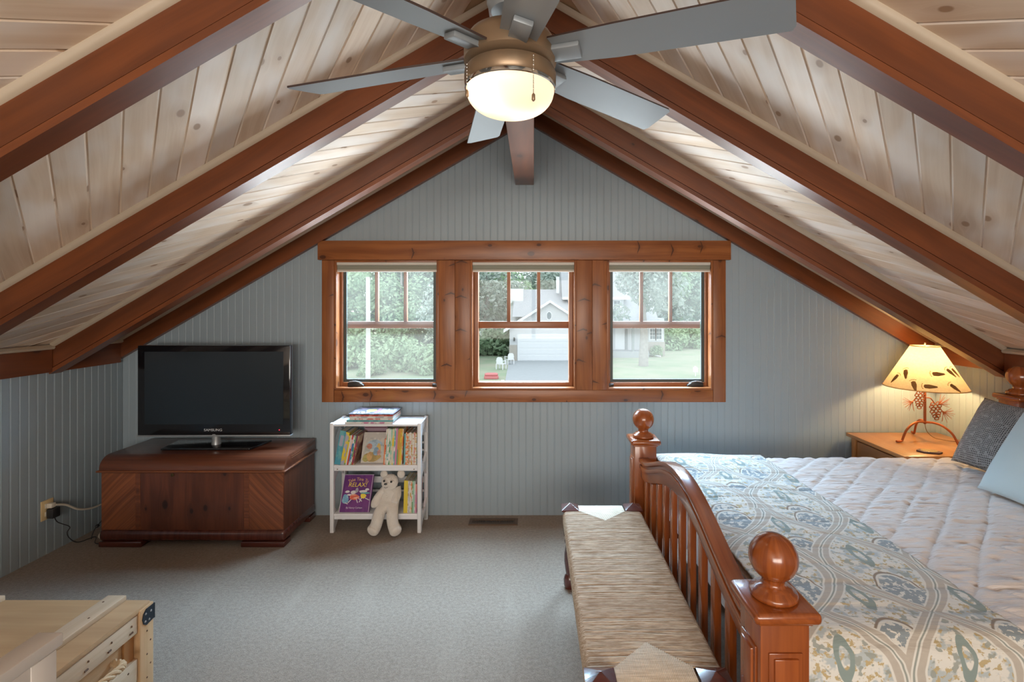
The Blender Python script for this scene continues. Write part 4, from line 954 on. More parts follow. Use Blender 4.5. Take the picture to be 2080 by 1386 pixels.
SL = math.hypot(ST-SB, RB_-RTp)
def paw(deg, s0, rot, size=1.0):
    m = MB(); a0 = math.radians(deg)
    foot = [(0.024, -0.009), (0.028, 0.0), (0.024, 0.010), (0.006, 0.011), (-0.012, 0.007), (-0.024, 0.004), (-0.027, 0.0), (-0.024, -0.004), (-0.010, -0.007), (0.006, -0.011)]
    polys = [foot] + [[(0.036+0.002*math.cos(k*2), y_) for _ in (0,)] and [(0.035+0.0028*math.cos(t)+(-0.003 if abs(y_) > 0.009 else 0), y_+0.0024*math.sin(t)) for t in [i*2*math.pi/6 for i in range(6)]] for k, y_ in enumerate((-0.012, -0.006, 0.0, 0.006, 0.012))]
    cr, sr = math.cos(rot), math.sin(rot)
    for pl in polys:
        vs = []
        for (p, q) in pl:
            p, q = p*size, q*size; dx, dy = p*cr-q*sr, p*sr+q*cr; s_ = s0 + dy/SL; r = RB_ + (RTp-RB_)*s_; vs.append((a0 + dx/r, s_))
        n = len(vs); ca, cs_ = sum(q[0] for q in vs)/n, sum(q[1] for q in vs)/n
        pts = [cone_pt(ca, cs_)] + [cone_pt(ca+(q[0]-ca)*0.5, cs_+(q[1]-cs_)*0.5) for q in vs] + [cone_pt(q[0], q[1]) for q in vs]
        m.add(pts, [(0, 1+i, 1+(i+1) % n) for i in range(n)] + [(1+i, 1+n+i, 1+n+(i+1) % n, 1+(i+1) % n) for i in range(n)])
    return m.build('paw_print', M_paw, sh)
# angles seen from the camera: the face of the shade looks towards (-X,-Y)
base = math.degrees(math.atan2(-LYc, -LXc))
for off, s0, rot in ((-52, 0.20, 1.2), (-33, 0.34, 1.9), (-14, 0.10, 1.9), (8, 0.12, 3.14), (24, 0.40, 3.14), (44, 0.10, 2.3), (52, 0.42, 2.2), (66, 0.42, 2.0), (110, 0.2, 1), (160, 0.3, 2), (210, 0.15, 2.6), (255, 0.35, 1.4)):
    paw(base+off, s0, rot, 1.35)
m = MB(); m.tube([(0, 0, 0.46), (0, 0, ST+0.012)], 0.003, 6); m.ball((0, 0, ST+0.016), 0.008, 10, 8)
for a in (0, 120, 240): m.tube([(0, 0, ST-0.006), (RTp*math.cos(math.radians(a)), RTp*math.sin(math.radians(a)), ST)], 0.0016, 5)
m.build('harp_and_finial', M_chrome, lamp, smooth=True)
mbulb, nt, b = newmat('bulb_glow'); b.inputs['Emission Color'].default_value = (1.0, 0.72, 0.38, 1); b.inputs['Emission Strength'].default_value = 8
m = MB(); m.ball((0, 0, 0.505), 0.028, 14, 10, (1, 1, 1.25)); m.build('bulb', mbulb, lamp, smooth='all')
l = bpy.data.lights.new('lamp_bulb_light', 'POINT'); l.energy = 27; l.color = (1.0, 0.66, 0.30); l.shadow_soft_size = 0.04
o = bpy.data.objects.new('lamp_bulb_light', l); col.objects.link(o); o.parent = lamp; o.location = (0, 0, 0.515)
for ob in lamp.children:
    if ob.name.startswith('bulb'): ob.visible_shadow = True
m = MB(); m.tube(spline([(0, 0.0, 0.12), (0.01, -0.005, 0.07), (0.05, -0.01, 0.03), (0.11, 0.0, 0.012), (0.17, -0.02, 0.006), (0.21, -0.055, 0.004), (0.245, -0.13, 0.004)]), 0.0025, 6); m.build('cord', flat('brown_cord', (0.22, 0.13, 0.06), 0.5), lamp, smooth=True)
cs = thing('coaster', 'small dark edged coaster with gold medallion lying on the nightstand', 'coaster', (2.535, 3.155, 0.6262), math.radians(-20))
pts = [(-0.07, 0.0), (-0.04, -0.036), (0.04, -0.040), (0.07, -0.006), (0.04, 0.036), (-0.04, 0.038)]
m = MB(); m.prism(pts, None, 'z', 0.0, 0.011); m.build('body', flat('coaster_plum', (0.10, 0.05, 0.055), 0.4), cs, bevel=0.003)
m = MB(); m.lathe([(0.001, 0.0112), (0.034, 0.0112), (0.034, 0.0125), (0.001, 0.0125)], n=24); m.xf(Matrix.Diagonal((1.35, 0.85, 1, 1))); m.build('medallion', flat('old_gold', (0.38, 0.27, 0.10), 0.4, metal=0.4, var=0.5, nscale=90), cs)
# ================================================================== BOOKCASE, BOOKS, BEAR
KX0, KX1, KY0, KY1 = -1.403, -0.775, 3.385, 3.630
bc = thing('bookcase', 'small white wooden bookcase with two open shelves under the window', 'bookcase', ((KX0+KX1)/2, (KY0+KY1)/2, 0))
O = bc.location; hx, hy = (KX1-KX0)/2, (KY1-KY0)/2
for sx in (-1, 1):
    for sy in (-1, 1):
        x0 = sx*hx - (0.026 if sx > 0 else 0); y0 = sy*hy - (0.036 if sy > 0 else 0)
        m = MB(); m.box(x0, x0+0.026, y0, y0+0.036, 0.0, 0.756); m.build('post', M_white, bc, bevel=0.004)
    xm = sx*(hx-0.013)
    for z0 in (0.066, 0.400, 0.700):                          # side rails with gussets in the corners
        m = MB(); m.box(xm-0.009, xm+0.009, -hy+0.036, hy-0.036, z0, z0+0.052); m.build('side_rail', M_white, bc, bevel=0.002)
        for sy in (-1, 1):
            a = sy*(hy-0.036); m = MB(); m.prism([(a, z0+0.002), (a-sy*0.075, z0+0.002), (a, z0-0.060)], None, 'x', xm-0.008, xm+0.008); m.build('gusset', M_white, bc)
            if z0 < 0.6:
                m = MB(); m.prism([(a, z0+0.05), (a-sy*0.055, z0+0.05), (a, z0+0.10)], None, 'x', xm-0.008, xm+0.008); m.build('gusset', M_white, bc)
for z, th in ((0.132, 0.018), (0.467, 0.018), (0.750, 0.016)):
    m = MB(); m.box(-hx+0.026, hx-0.026, -hy+0.004, hy-0.004, z-th, z); m.build('shelf', M_white, bc, bevel=0.003)
    if z < 0.6:
        m = MB(); m.box(-hx+0.026, hx-0.026, -hy+0.012, -hy+0.030, z-th-0.024, z-th); m.build('shelf_apron', M_white, bc, bevel=0.002)
for z0, z1 in ((0.615, 0.650), (0.555, 0.570), (0.500, 0.514), (0.268, 0.312), (0.200, 0.216)):
    m = MB(); m.box(-hx+0.026, hx-0.026, hy-0.022, hy-0.010, z0, z1); m.build('back_slat', M_white, bc, bevel=0.002)
for x_ in (-hx+0.05, hx-0.05):
    m = MB(); m.tube([(x_, -hy+0.0115, 0.437), (x_, -hy+0.0085, 0.437)], 0.004, 8); m.build('screw', M_bronze, bc)

def cover_mat(c, c2=None, band=14.0, rough=0.4, seed=0.0):
    m_, nt, b = newmat('book_cover'); b.inputs['Roughness'].default_value = rough; b.inputs['Coat Weight'].default_value = 0.2
    if c2 is None: b.inputs['Base Color'].default_value = (*c, 1); return m_
    tc = N(nt, 'ShaderNodeTexCoord'); mp = N(nt, 'ShaderNodeMapping'); mp.inputs['Location'].default_value = (seed, seed*1.7, seed*0.6); mp.inputs['Scale'].default_value = (18, 18, band); nt.links.new(tc.outputs['Object'], mp.inputs[0])
    nz = noise_t(nt, mp.outputs[0], 1.0, 3, 0.6); nt.links.new(mix(nt, smooth(nt, nz.outputs[0], 0.46, 0.56), c, c2), b.inputs['Base Color']); return m_
M_pages = flat('book_pages', (0.66, 0.62, 0.54), 0.8, var=0.1, nscale=200)
C = dict(teal=(0.06, 0.27, 0.36), lav=(0.36, 0.35, 0.43), yel=(0.66, 0.50, 0.04), white=(0.66, 0.64, 0.60), red=(0.50, 0.045, 0.03), blue=(0.04, 0.17, 0.36), green=(0.13, 0.30, 0.12), plum=(0.17, 0.03, 0.10), maroon=(0.16, 0.05, 0.05),
         orange=(0.70, 0.19, 0.04), pink=(0.50, 0.20, 0.32), gold=(0.52, 0.30, 0.04), mint=(0.30, 0.52, 0.38), cream=(0.60, 0.54, 0.42), aqua=(0.13, 0.35, 0.37), grey=(0.42, 0.41, 0.42), salmon=(0.60, 0.22, 0.19), tan=(0.42, 0.28, 0.14), purple=(0.10, 0.012, 0.14))
def book(label, t, h, d, c, c2=None, loc=(0, 0, 0), lean=0.0, back=0.0, band=14.0, group=None, spine=None, rz=0.0):
    """upright book: spine towards the room, x from 0 to t, standing on z=0"""
    loc = (loc[0], loc[1], loc[2] + t*math.sin(max(lean, 0)) + d*math.sin(max(-back, 0)) + 0.0004); o = thing('book', label, 'book', loc, 0, group); o.rotation_euler = (back, lean, rz); e = min(0.0016, t*0.16)
    mt_ = cover_mat(C[c], C[c2] if c2 else None, band, 0.4, random.uniform(0, 30))
    m = MB(); m.box(0, e, 0, d, 0, h); m.box(t-e, t, 0, d, 0, h); m.box(e, t-e, 0, e, 0, h); m.build('cover', mt_, o)
    m = MB(); m.box(e, t-e, e, d-0.004, 0.003, h-0.003); m.build('pages', M_pages, o)
    if spine:
        m = MB(); m.box(t*0.22, t*0.78, -0.0006, 0.0003, h*0.55, h*0.86); m.build('spine_title', cover_mat(C[spine]), o)
    return o
Z2 = 0.4672; TH = math.radians(10.5); xx = -1.374
for t, h, c, c2, sp, lab in ((0.040, 0.236, 'teal', 'aqua', 'lav', 'thick teal blue book leaning at the bookcase end'), (0.024, 0.226, 'lav', 'yel', None, 'lavender and yellow spined book next to the teal book'),
        (0.010, 0.205, 'yel', 'green', None, 'thin olive yellow book third in the leaning row'), (0.008, 0.208, 'white', None, None, 'thin white spined book between olive and red books'), (0.010, 0.206, 'red', None, 'white', 'thin red spined book in the leaning row'),
        (0.012, 0.206, 'blue', 'white', None, 'thin blue and white book after the red one'), (0.008, 0.204, 'white', 'green', None, 'thin white and green book in the leaning row'), (0.009, 0.206, 'plum', 'red', None, 'thin plum red book near the leaning row end'), (0.009, 0.203, 'maroon', 'tan', None, 'last maroon book of the leaning row')):
    book(lab, t, h, 0.165, c, c2, (xx, 3.392, Z2), TH, group='leaning books on the upper shelf', spine=sp); xx += t/math.cos(TH) + 0.0006
bk = book('tall mauve book standing cover out behind the pale cover', 0.165, 0.250, 0.010, 'lav', None, (-1.222, 3.560, Z2 + 0.0005), 0.0)
bk.children[0].data.materials[0] = cover_mat((0.36, 0.25, 0.30)); bk.children[0].name = 'cover'
m = MB(); m.box(0.004, 0.161, -0.0006, 0.0004, 0.212, 0.219); m.build('cover_band', cover_mat((0.12, 0.03, 0.06)), bk)
m = MB(); m.box(0.035, 0.075, -0.0006, 0.0004, 0.224, 0.242); m.box(0.075, 0.12, -0.0006, 0.0004, 0.228, 0.235); m.build('cover_title', cover_mat((0.08, 0.03, 0.06)), bk)
pk = book('pale picture book standing cover out with garden scene', 0.163, 0.208, 0.008, 'cream', None, (-1.204, 3.425, Z2 + 0.0005), 0.0, math.radians(-21))
pk.children[0].data.materials[0] = cover_mat((0.55, 0.52, 0.47), (0.47, 0.44, 0.40), 14)
def blob(cx, cz, rx, rz, mat, par, yq=-0.0006, n=14, jag=0.12):
    m = MB(); pts = [(cx+rx*math.cos(t)*(1+jag*math.sin(3*t+cx*90)), cz+rz*math.sin(t)*(1+jag*math.cos(2*t+cz*80))) for t in [i*2*math.pi/n for i in range(n)]]
    m.prism(pts, None, 'y', yq, 0.0004); return m.build('cover_print', mat, par)
for cx, cz, rx, rz, cc, yy_ in ((0.082, 0.085, 0.070, 0.078, (0.48, 0.50, 0.46), -0.0005), (0.085, 0.125, 0.052, 0.030, (0.36, 0.47, 0.55), -0.0008), (0.050, 0.112, 0.020, 0.018, (0.52, 0.22, 0.15), -0.0010), (0.075, 0.040, 0.06, 0.03, (0.42, 0.30, 0.10), -0.0009), (0.115, 0.10, 0.016, 0.032, (0.62, 0.42, 0.12), -0.0012),
        (0.100, 0.078, 0.020, 0.032, (0.25, 0.38, 0.50), -0.0014), (0.120, 0.070, 0.012, 0.022, (0.55, 0.30, 0.24), -0.0015), (0.058, 0.045, 0.020, 0.028, (0.55, 0.33, 0.13), -0.0013), (0.03, 0.03, 0.022, 0.022, (0.40, 0.36, 0.12), -0.0012)):
    blob(cx, cz, rx, rz, cover_mat(cc, [x*0.75 for x in cc], 30, seed=cx*70), pk, yy_)
m = MB()
for x_, w_ in ((0.052, 0.006), (0.061, 0.006), (0.070, 0.005), (0.090, 0.004), (0.097, 0.005)): m.box(x_, x_+w_*0.5, -0.0006, 0.0004, 0.158, 0.171)
tag(m.build('cover_title', cover_mat((0.30, 0.29, 0.29)), pk), kind='stuff')
xx = -1.037; TH2 = math.radians(3.2)
right = [(0.007, 0.178, 'orange', None, 'short orange red spine'), (0.006, 0.246, 'white', 'red', 'white and red spine'), (0.006, 0.249, 'cream', 'mint', 'cream and mint spine'), (0.011, 0.250, 'aqua', 'white', 'aqua and white spine'), (0.010, 0.249, 'green', 'white', 'green and white spine'), (0.010, 0.246, 'mint', 'cream', 'mint spine'),
         (0.013, 0.248, 'yel', 'cream', 'bright yellow spine'), (0.010, 0.250, 'white', 'aqua', 'white and aqua spine'), (0.013, 0.251, 'pink', None, 'broad pink spine'), (0.007, 0.249, 'green', 'gold', 'green and gold spine'), (0.011, 0.250, 'gold', 'orange', 'amber spine'), (0.012, 0.250, 'yel', 'gold', 'golden yellow spine'), (0.007, 0.248, 'orange', 'cream', 'orange and cream spine')]
for i, (t, h, c, c2, nm) in enumerate(right):
    book('picture book with %s, number %s in the upright row' % (nm, ('one two three four five six seven eight nine ten eleven twelve thirteen'.split())[i]), t, h, 0.17, c, c2, (xx, 3.395, Z2), TH2, group='upright books on the upper shelf'); xx += t + 0.0004
small = [('aqua', None, 'teal spine'), ('cream', 'orange', 'cream and orange spine'), ('orange', 'cream', 'orange speckled spine'), ('cream', 'tan', 'cream and tan spine'), ('white', 'salmon', 'white and salmon spine'), ('cream', 'gold', 'cream and gold spine'), ('white', 'tan', 'white and tan spine'), ('cream', 'salmon', 'cream and salmon spine'), ('white', 'gold', 'white and gold spine')]
xx += 0.0115
for i, (c, c2, nm) in enumerate(small):
    t = 0.0090 if i else 0.0105
    book('thin storybook with %s, %s in the short row beside the post' % (nm, 'first second third fourth fifth sixth seventh eighth last'.split()[i]), t, 0.214 + 0.004*math.sin(i*2.1) + (0.006 if i else 0.0), 0.16, c, c2, (xx, 3.398, Z2), math.radians(1.2), group='short storybooks on the upper shelf', band=60); xx += t + 0.0004
# books lying on top
def flatbook(label, x0, y0, w_, d_, z, t, c, c2=None, rz=0.0, top=None, band=14):
    o = thing('book', label, 'book', (x0+w_/2, y0+d_/2, z), rz, 'books lying on the bookcase'); mt_ = cover_mat(C[c], C[c2] if c2 else None, band, 0.4, random.uniform(0, 30)); e = 0.0014
    m = MB(); m.box(-w_/2, w_/2, -d_/2, d_/2, 0, e); m.box(-w_/2, w_/2, -d_/2, d_/2, t-e, t); m.box(-w_/2, w_/2, -d_/2, -d_/2+e, e, t-e); m.build('cover', mt_, o)
    m = MB(); m.box(-w_/2+0.003, w_/2-0.003, -d_/2+e, d_/2-0.003, e, t-e); m.build('pages', M_pages, o); return o
zz = 0.7505
for lab, x0, w_, t, c, c2, rz in (('wide pale pink book at the bottom of the lying stack', -1.303, 0.330, 0.012, 'white', 'pink', 0.0), ('sea green book second from the bottom of the lying stack', -1.292, 0.322, 0.013, 'aqua', None, 0.01), ('white book with speckled spine in the middle of the lying stack', -1.270, 0.300, 0.012, 'white', 'salmon', -0.015), ('pale grey book below the red one in the lying stack', -1.272, 0.300, 0.012, 'grey', 'white', 0.0), ('thin red spined book under the top magazine', -1.270, 0.296, 0.011, 'salmon', 'red', 0.012)):
    fb = flatbook(lab, x0, 3.398, w_, 0.205, zz, t, c, c2, rz)
    if c == 'aqua':
        m = MB(); m.box(-0.115, 0.055, -0.1030, -0.1024, 0.0045, 0.0085); m.build('spine_title', cover_mat((0.03, 0.13, 0.14), C['aqua'], 14), fb)
    zz += t + 0.0004
mg = flatbook('black magazine with pink and lime cover print topping the lying stack', -1.278, 3.392, 0.312, 0.222, zz, 0.006, 'plum', None, -0.02)
mg.children[0].data.materials[0] = cover_mat((0.02, 0.018, 0.022), (0.10, 0.07, 0.10), 20)
def topblob(cx, cy, rx, ry, mat, z=0.0061):
    m = MB(); m.prism([(cx+rx*math.cos(t), cy+ry*math.sin(t)*(1+0.2*math.sin(3*t))) for t in [i*2*math.pi/12 for i in range(12)]], None, 'z', 0.0058, z); m.build('cover_print', mat, mg)
topblob(-0.03, 0.0, 0.035, 0.045, cover_mat((0.42, 0.52, 0.02), (0.3, 0.4, 0.02), 40), 0.0063)
for i in range(5): topblob(-0.12+0.02*i, -0.07+0.012*(i % 3), 0.016, 0.022, cover_mat((0.55, 0.50, 0.55), (0.3, 0.22, 0.33), 60), 0.0062)
m = MB(); m.box(0.012, 0.028, -0.075, 0.05, 0.0058, 0.0063); m.build('cover_print', cover_mat((0.60, 0.07, 0.22)), mg)
for i in range(8):
    m = MB(); m.box(0.036+i*0.0135, 0.0435+i*0.0135, -0.075+0.01*(i % 2), 0.055-0.012*(i % 3), 0.0058, 0.0063); m.build('cover_print', cover_mat((0.50, 0.55, 0.52) if i % 2 else (0.25, 0.36, 0.36)), mg)

# purple book on the lower shelf
pb = book('purple picture book leaning cover out on the lower shelf', 0.207, 0.246, 0.009, 'purple', None, (-1.345, 3.405, 0.1325), 0.0, math.radians(-26))
pb.children[0].data.materials[0] = cover_mat(C['purple'], (0.14, 0.02, 0.17), 8)
m = MB(); m.box(-0.0035, 0.0, -0.0004, 0.009, 0, 0.246); m.box(0.0, 0.207, -0.0004, 0.009, 0.246, 0.2485); m.box(0.199, 0.2015, -0.0006, 0.0004, 0, 0.246); m.build('cover_edge', cover_mat((0.6, 0.56, 0.60)), pb)
gold = cover_mat((0.62, 0.36, 0.16)); yel = cover_mat((0.80, 0.62, 0.06))
for i, ch_ in enumerate('Take Time To'):
    if ch_ == ' ': continue
    t = (i - 5.5)/5.5; text('cover_title', ch_, 0.030, Matrix.Translation((0.103 + t*0.064, -0.0006, 0.216 - 0.014*t*t)) @ FR @ Matrix.Rotation(-t*0.35, 4, 'Z'), gold, pb, 0.0003)
text('cover_title', 'RELAX!', 0.040, Matrix.Translation((0.100, -0.0006, 0.178)) @ FR, yel, pb, 0.0003, shear=0.15)
text('cover_author', 'By Nancy Carlson', 0.0155, Matrix.Translation((0.098, -0.0006, 0.028)) @ FR, cover_mat((0.62, 0.55, 0.66)), pb, 0.0003)
wm, rd, tq, bl_, gy = (cover_mat((0.66, 0.62, 0.64)), cover_mat((0.62, 0.10, 0.05), (0.75, 0.4, 0.3), 90), cover_mat((0.10, 0.36, 0.38)), cover_mat((0.16, 0.36, 0.52), (0.3, 0.5, 0.6), 60), cover_mat((0.35, 0.33, 0.38)))
for cx, cz, rx, rz_, mm in ((0.028, 0.085, 0.022, 0.034, bl_), (0.088, 0.098, 0.034, 0.020, rd), (0.150, 0.105, 0.020, 0.016, yel), (0.078, 0.128, 0.020, 0.012, wm), (0.145, 0.134, 0.028, 0.009, wm), (0.172, 0.148, 0.014, 0.008, wm), (0.160, 0.124, 0.034, 0.006, tq), (0.100, 0.142, 0.011, 0.018, gy), (0.036, 0.133, 0.016, 0.008, wm), (0.052, 0.112, 0.016, 0.006, wm)):
    blob(cx, cz, rx, rz_, mm, pb, -0.0008)
for a, b in (((0.07, 0.082), (0.050, 0.060)), ((0.105, 0.084), (0.118, 0.060)), ((0.14, 0.092), (0.128, 0.064)), ((0.165, 0.092), (0.196, 0.078)), ((0.12, 0.09), (0.146, 0.070)), ((0.03, 0.06), (0.05, 0.052))):
    m = MB(); m.tube([(a[0], -0.0006, a[1]), (b[0], -0.0006, b[1])], 0.0032, 6); m.build('cover_print', wm, pb)
# books at the right of the lower shelf
xx = -0.900
for i, (t, h, c, c2, lab) in enumerate(((0.027, 0.224, 'yel', None, 'thick bright yellow book beside the white teddy bear'), (0.007, 0.222, 'tan', 'white', 'thin brown and white book next to the yellow one'), (0.006, 0.223, 'grey', 'white', 'thin grey book on the lower shelf'), (0.007, 0.222, 'white', 'gold', 'thin white and gold book on the lower shelf'), (0.007, 0.222, 'orange', 'cream', 'thin orange book on the lower shelf'), (0.006, 0.222, 'green', 'white', 'thin green and white book on the lower shelf'), (0.009, 0.221, 'mint', None, 'mint green book on the lower shelf'), (0.007, 0.221, 'white', 'grey', 'thin white book near the bookcase post'), (0.010, 0.200, 'salmon', 'pink', 'pink covered book last on the lower shelf'))):
    book(lab, t, h, 0.175, c, c2, (xx, 3.40, 0.1325), math.radians(1.5), group='upright books on the lower shelf'); xx += t + 0.0005

# white teddy bear sitting on the lower shelf, legs hanging to the carpet
def fur_mat():
    m_, nt, b = newmat('white_plush'); tc = N(nt, 'ShaderNodeTexCoord'); nz = noise_t(nt, tc.outputs['Object'], 120, 4, 0.7); n2 = noise_t(nt, tc.outputs['Object'], 22, 3)
    nt.links.new(mix(nt, n2.outputs[0], (0.60, 0.535, 0.46), (0.76, 0.71, 0.65)), b.inputs['Base Color']); b.inputs['Roughness'].default_value = 1.0; b.inputs['Sheen Weight'].default_value = 0.5; bump(nt, b, nz.outputs[0], 1.0, 0.006); return m_
bear = thing('teddy_bear', 'white plush teddy bear sitting on the lower shelf with dangling legs', 'teddy bear', (-1.0, 3.40, 0.1325))
bm = bmesh.new()
me = bpy.data.meshes.new('body'); 
joints = {'hip': ((0, 0.03, 0.062), 0.050), 'belly': ((0, 0.03, 0.105), 0.056), 'chest': ((0, 0.025, 0.145), 0.046), 'neck': ((0.002, 0.02, 0.178), 0.030), 'head': ((0.008, 0.012, 0.222), 0.060), 'muz': ((0.0, -0.030, 0.212), 0.030),
          'sl': ((-0.045, 0.02, 0.155), 0.024), 'el': ((-0.074, -0.012, 0.112), 0.027), 'hl': ((-0.086, -0.028, 0.070), 0.031), 'hl2': ((-0.078, -0.036, 0.050), 0.024), 'sr': ((0.045, 0.02, 0.155), 0.024), 'er': ((0.054, -0.014, 0.110), 0.024), 'hr': ((0.048, -0.036, 0.078), 0.025),
          'tl': ((-0.036, -0.015, 0.048), 0.034), 'kl': ((-0.048, -0.068, 0.024), 0.036), 'cl': ((-0.060, -0.072, -0.040), 0.034), 'al': ((-0.078, -0.066, -0.080), 0.037), 'fl': ((-0.092, -0.110, -0.088), 0.040),
          'tr': ((0.036, -0.015, 0.048), 0.034), 'kr': ((0.042, -0.068, 0.024), 0.036), 'cr': ((0.045, -0.072, -0.040), 0.034), 'ar': ((0.062, -0.066, -0.080), 0.037), 'fr': ((0.084, -0.114, -0.088), 0.040)}
edges = [('hip', 'belly'), ('belly', 'chest'), ('chest', 'neck'), ('neck', 'head'), ('head', 'muz'), ('chest', 'sl'), ('sl', 'el'), ('el', 'hl'), ('hl', 'hl2'), ('chest', 'sr'), ('sr', 'er'), ('er', 'hr'), ('hip', 'tl'), ('tl', 'kl'), ('kl', 'cl'), ('cl', 'al'), ('al', 'fl'), ('hip', 'tr'), ('tr', 'kr'), ('kr', 'cr'), ('cr', 'ar'), ('ar', 'fr')]
ks = list(joints); me.from_pydata([joints[k][0] for k in ks], [(ks.index(a), ks.index(b)) for a, b in edges], []); bm.free()
bo = bpy.data.objects.new('body', me); col.objects.link(bo); bo.parent = bear
md = bo.modifiers.new('skin', 'SKIN'); md.use_smooth_shade = True
for i, k in enumerate(ks):
    sv = me.skin_vertices[0].data[i]; r = joints[k][1]*(1.3 if k in ('head', 'belly', 'hip', 'chest') else 1.2); sv.radius = (r, r); sv.use_root = (k == 'hip')
bo.modifiers.new('smooth', 'SUBSURF').levels = 2; bo.modifiers['smooth'].render_levels = 2
M_fur = fur_mat(); me.materials.append(M_fur)
m = MB(); m.ball((0.080, 0.018, 0.264), 0.028, 16, 10, (1.0, 0.55, 1.0)); m.build('ear', M_fur, bear, smooth='all')
m = MB(); m.ball((-0.040, 0.022, 0.262), 0.026, 16, 10, (1.0, 0.55, 1.0)); m.build('ear', M_fur, bear, smooth='all')
for x_, z_ in ((-0.016, 0.241), (0.032, 0.236)):
    m = MB(); m.ball((x_, -0.055, z_), 0.0075, 12, 8); m.build('eye', M_black, bear, smooth='all')
m = MB(); m.ball((-0.003, -0.066, 0.224), 0.009, 12, 8, (1.25, 0.7, 0.75)); m.build('nose', M_black, bear, smooth='all')
m = MB(); m.tube(spline([(-0.016, -0.058, 0.200), (-0.003, -0.062, 0.196), (0.010, -0.058, 0.201)], 4), 0.0015, 5); m.build('mouth', M_blackmatte, bear, smooth=True)

# ================================================================== PINE CRATE AND WHITE RAILING in the near corner
GX1, GX0, GY1, GY0, GZ = -1.394, -2.26, 1.794, 0.95, 0.5
cr = thing('pine_crate', 'raw pine storage crate with rope handle and black corner brackets', 'crate', ((GX0+GX1)/2, (GY0+GY1)/2, 0))
O = Vector(cr.location); TG = Matrix.Translation(-O)
def gp(nm, mat, q, grain, be=0.003, par=None):
    m = MB(); m.box(*q); m.xf(TG); return m.build(nm, mat, par or cr, grain=grain, bevel=be)
gp('lid', M_ply, (GX0-0.01, GX1-0.004, GY0, GY1, GZ-0.018, GZ), (1, 0, 0), 0.002)
for xa in (-1.549, -1.990, -2.26): gp('lid_batten', M_crate2, (xa, xa+0.068, GY0+0.01, GY1-0.002, GZ, GZ+0.019), (0, 1, 0))
gp('box', M_crate, (GX0, GX1-0.030, GY0+0.02, GY1-0.02, 0.03, GZ-0.018), (0, 1, 0), 0)
gp('side_rail', M_crate2, (GX1-0.030, GX1-0.006, GY0, 1.742, GZ-0.085, GZ-0.022), (0, 1, 0))
gp('side_rail', M_crate2, (GX1-0.030, GX1-0.006, GY0, 1.742, 0.245, 0.325), (0, 1, 0))
gp('side_rail', M_crate2, (GX1-0.030, GX1-0.006, GY0, 1.742, 0.05, 0.13), (0, 1, 0))
gp('inner_cleat', M_crate3, (GX1-0.030, GX1-0.020, 1.700, 1.742, 0.05, GZ-0.022), (0, 0, 1))
po = gp('corner_post', M_crate, (GX1-0.034, GX1, 1.743, 1.806, 0.0, GZ-0.010), (0, 0, 1))
gp('corner_post', M_crate, (GX1-0.034, GX1, GY0-0.01, GY0+0.05, 0.0, GZ-0.010), (0, 0, 1)); gp('corner_post', M_crate, (GX0-0.01, GX0+0.03, 1.743, 1.806, 0.0, GZ-0.010), (0, 0, 1))
for z0 in (0.42, 0.25, 0.06): gp('end_rail', M_crate, (GX0+0.03, GX1-0.034, GY1-0.022, GY1+0.004, z0-0.03, z0+0.05), (1, 0, 0))
m = MB(); pl = [(1.8075, GZ-0.018), (1.770, GZ-0.018), (1.757, GZ-0.030), (1.752, GZ-0.048), (1.757, GZ-0.066), (1.770, GZ-0.076), (1.8075, GZ-0.070)]
m.prism(pl, None, 'x', GX1-0.001, GX1+0.003); m.box(GX1-0.05, GX1+0.003, 1.8055, 1.8085, GZ-0.072, GZ-0.018); m.xf(TG); br = m.build('corner_bracket', M_steel, cr)
for y_, z_ in ((1.766, GZ-0.034), (1.764, GZ-0.060), (1.782, GZ-0.062), (1.790, GZ-0.036)):
    m = MB(); m.ball((GX1+0.003, y_, z_), 0.004, 8, 6, (0.5, 1, 1)); m.xf(TG); m.build('rivet', M_silver, br)
m = MB(); rng = random.Random(5)
for z_ in (GZ-0.045, GZ-0.068):
    for i in range(9): m.tube([(GX1-0.0062, 1.71-0.085*i+rng.uniform(-.01, .01), z_), (GX1-0.0052, 1.71-0.085*i+rng.uniform(-.01, .01), z_)], 0.0035, 6)
for i in range(10): m.tube([(GX1-0.0002, 1.775+0.016*(i % 2), 0.40-0.042*i), (GX1+0.0008, 1.775+0.016*(i % 2), 0.40-0.042*i)], 0.0032, 6)
for i in range(8): m.tube([(-1.53+0.03*(i % 2), 1.75-0.09*i, GZ+0.0188), (-1.53+0.03*(i % 2), 1.75-0.09*i, GZ+0.0196)], 0.0035, 6)
for i in range(6): m.tube([(GX1-0.0062, 1.70-0.08*i, 0.30-0.03*(i % 2)), (GX1-0.0052, 1.70-0.08*i, 0.30-0.03*(i % 2))], 0.0035, 6)
m.xf(TG); tag(m.build('nail_heads', flat('nail_brown', (0.10, 0.045, 0.02), 0.6), cr), kind='stuff')
